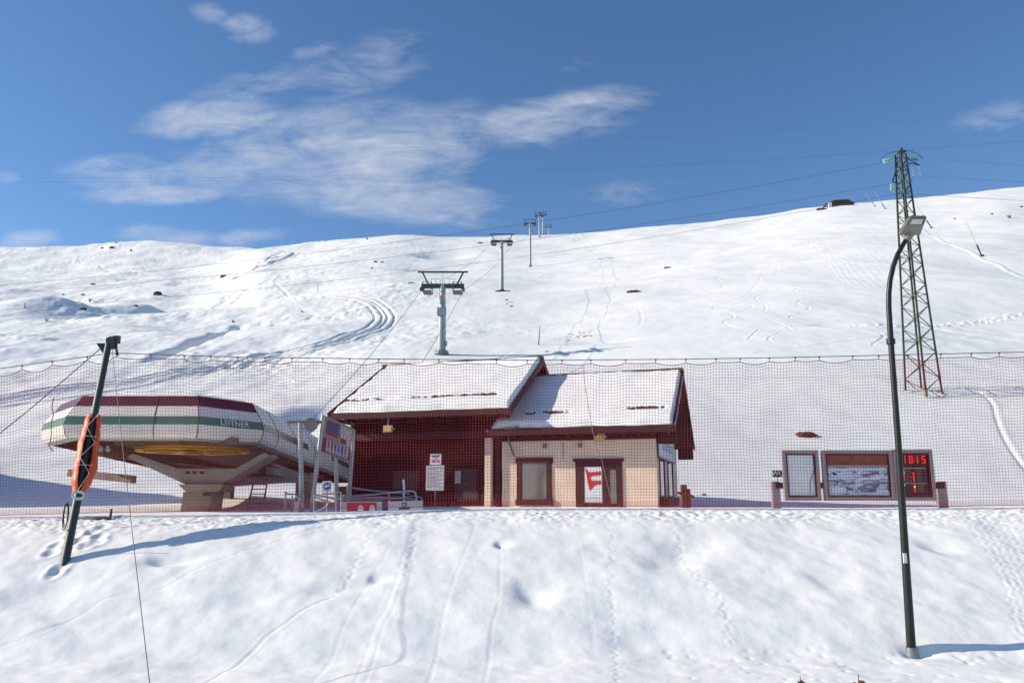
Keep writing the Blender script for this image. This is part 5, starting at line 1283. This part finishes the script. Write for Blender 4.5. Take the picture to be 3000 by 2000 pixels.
for (u, v, rx, ry, rot, amp) in [(1000, 450, 640, 210, .12, .95), (1150, 570, 460, 120, -.15, .85), (620, 350, 300, 90, .1, .85), (1620, 345, 400, 110, .22, .8), (350, 510, 240, 80, 0, .8), (450, 570, 330, 45, 0, .85), (720, 85, 130, 65, -.1, .72), (620, 40, 90, 50, -.3, .5),
                             (930, 145, 110, 40, .2, .55), (90, 702, 130, 42, .08, .85), (480, 690, 220, 42, -.08, .7), (740, 690, 140, 40, .12, .72), (1180, 615, 200, 50, -.1, .7), (1850, 560, 230, 55, .1, .42), (2920, 350, 200, 70, .25, .45),
                             (1720, 180, 120, 40, .5, .35), (1060, 200, 320, 130, .3, .5), (760, 260, 260, 90, .2, .5), (20, 520, 60, 30, 0, .5)]:
    cx, cz = ray(u, v); rx /= 2330; ry /= 2330
    dx = M('SUBTRACT', qx, cx); dz_ = M('SUBTRACT', qz, cz); ca, sa = math.cos(rot), math.sin(rot)
    a = M('DIVIDE', M('ADD', M('MULTIPLY', dx, ca), M('MULTIPLY', dz_, sa)), rx); b_ = M('DIVIDE', M('SUBTRACT', M('MULTIPLY', dz_, ca), M('MULTIPLY', dx, sa)), ry)
    g = M('MULTIPLY', M('SUBTRACT', 1.0, M('ADD', M('MULTIPLY', a, a), M('MULTIPLY', b_, b_)), True), amp)
    total = g if total is None else M('MAXIMUM', total, g)
cb = N.new('ShaderNodeCombineXYZ'); L.new(qx, cb.inputs[0]); L.new(qz, cb.inputs[1])
mpn = N.new('ShaderNodeMapping'); mpn.inputs['Rotation'].default_value = (0, 0, -.22); mpn.inputs['Scale'].default_value = (4.2, 9.5, 1)
L.new(cb.outputs[0], mpn.inputs[0])
nz = N.new('ShaderNodeTexNoise'); nz.inputs['Scale'].default_value = 1.9; nz.inputs['Detail'].default_value = 10; nz.inputs['Roughness'].default_value = .62; nz.inputs['Distortion'].default_value = .5
L.new(mpn.outputs[0], nz.inputs['Vector'])
mp2 = N.new('ShaderNodeMapping'); mp2.inputs['Rotation'].default_value = (0, 0, -.45); mp2.inputs['Scale'].default_value = (7, 26, 1)
L.new(cb.outputs[0], mp2.inputs[0])
nz2 = N.new('ShaderNodeTexNoise'); nz2.inputs['Scale'].default_value = 1.6; nz2.inputs['Detail'].default_value = 8; nz2.inputs['Roughness'].default_value = .65; nz2.inputs['Distortion'].default_value = .9
L.new(mp2.outputs[0], nz2.inputs['Vector'])
al = M('ADD', M('MULTIPLY', total, .95), M('MULTIPLY', M('SUBTRACT', nz.outputs['Fac'], .5), 2.3))
al = M('ADD', al, M('MULTIPLY', M('SUBTRACT', nz2.outputs['Fac'], .5), 1.0))
al = M('MULTIPLY', M('SUBTRACT', al, .12), .72, True)
al = M('MULTIPLY', al, M('MULTIPLY', total, 1.9, True))
al = M('MULTIPLY', al, M('ADD', .42, M('MULTIPLY', nz2.outputs['Fac'], .72), True))
bg2 = N.new('ShaderNodeBackground'); bg2.inputs['Color'].default_value = (.70, .74, .83, 1); bg2.inputs['Strength'].default_value = .86
mx = N.new('ShaderNodeMixShader'); L.new(al, mx.inputs[0]); L.new(bg.outputs[0], mx.inputs[1]); L.new(bg2.outputs[0], mx.inputs[2]); L.new(mx.outputs[0], out.inputs['Surface'])

vs = scene.view_settings; vs.view_transform = 'Standard'; vs.look = 'None'; vs.gamma = 1; vs.exposure = .20
scene.cycles.max_bounces = 6; scene.cycles.diffuse_bounces = 4; scene.cycles.glossy_bounces = 3
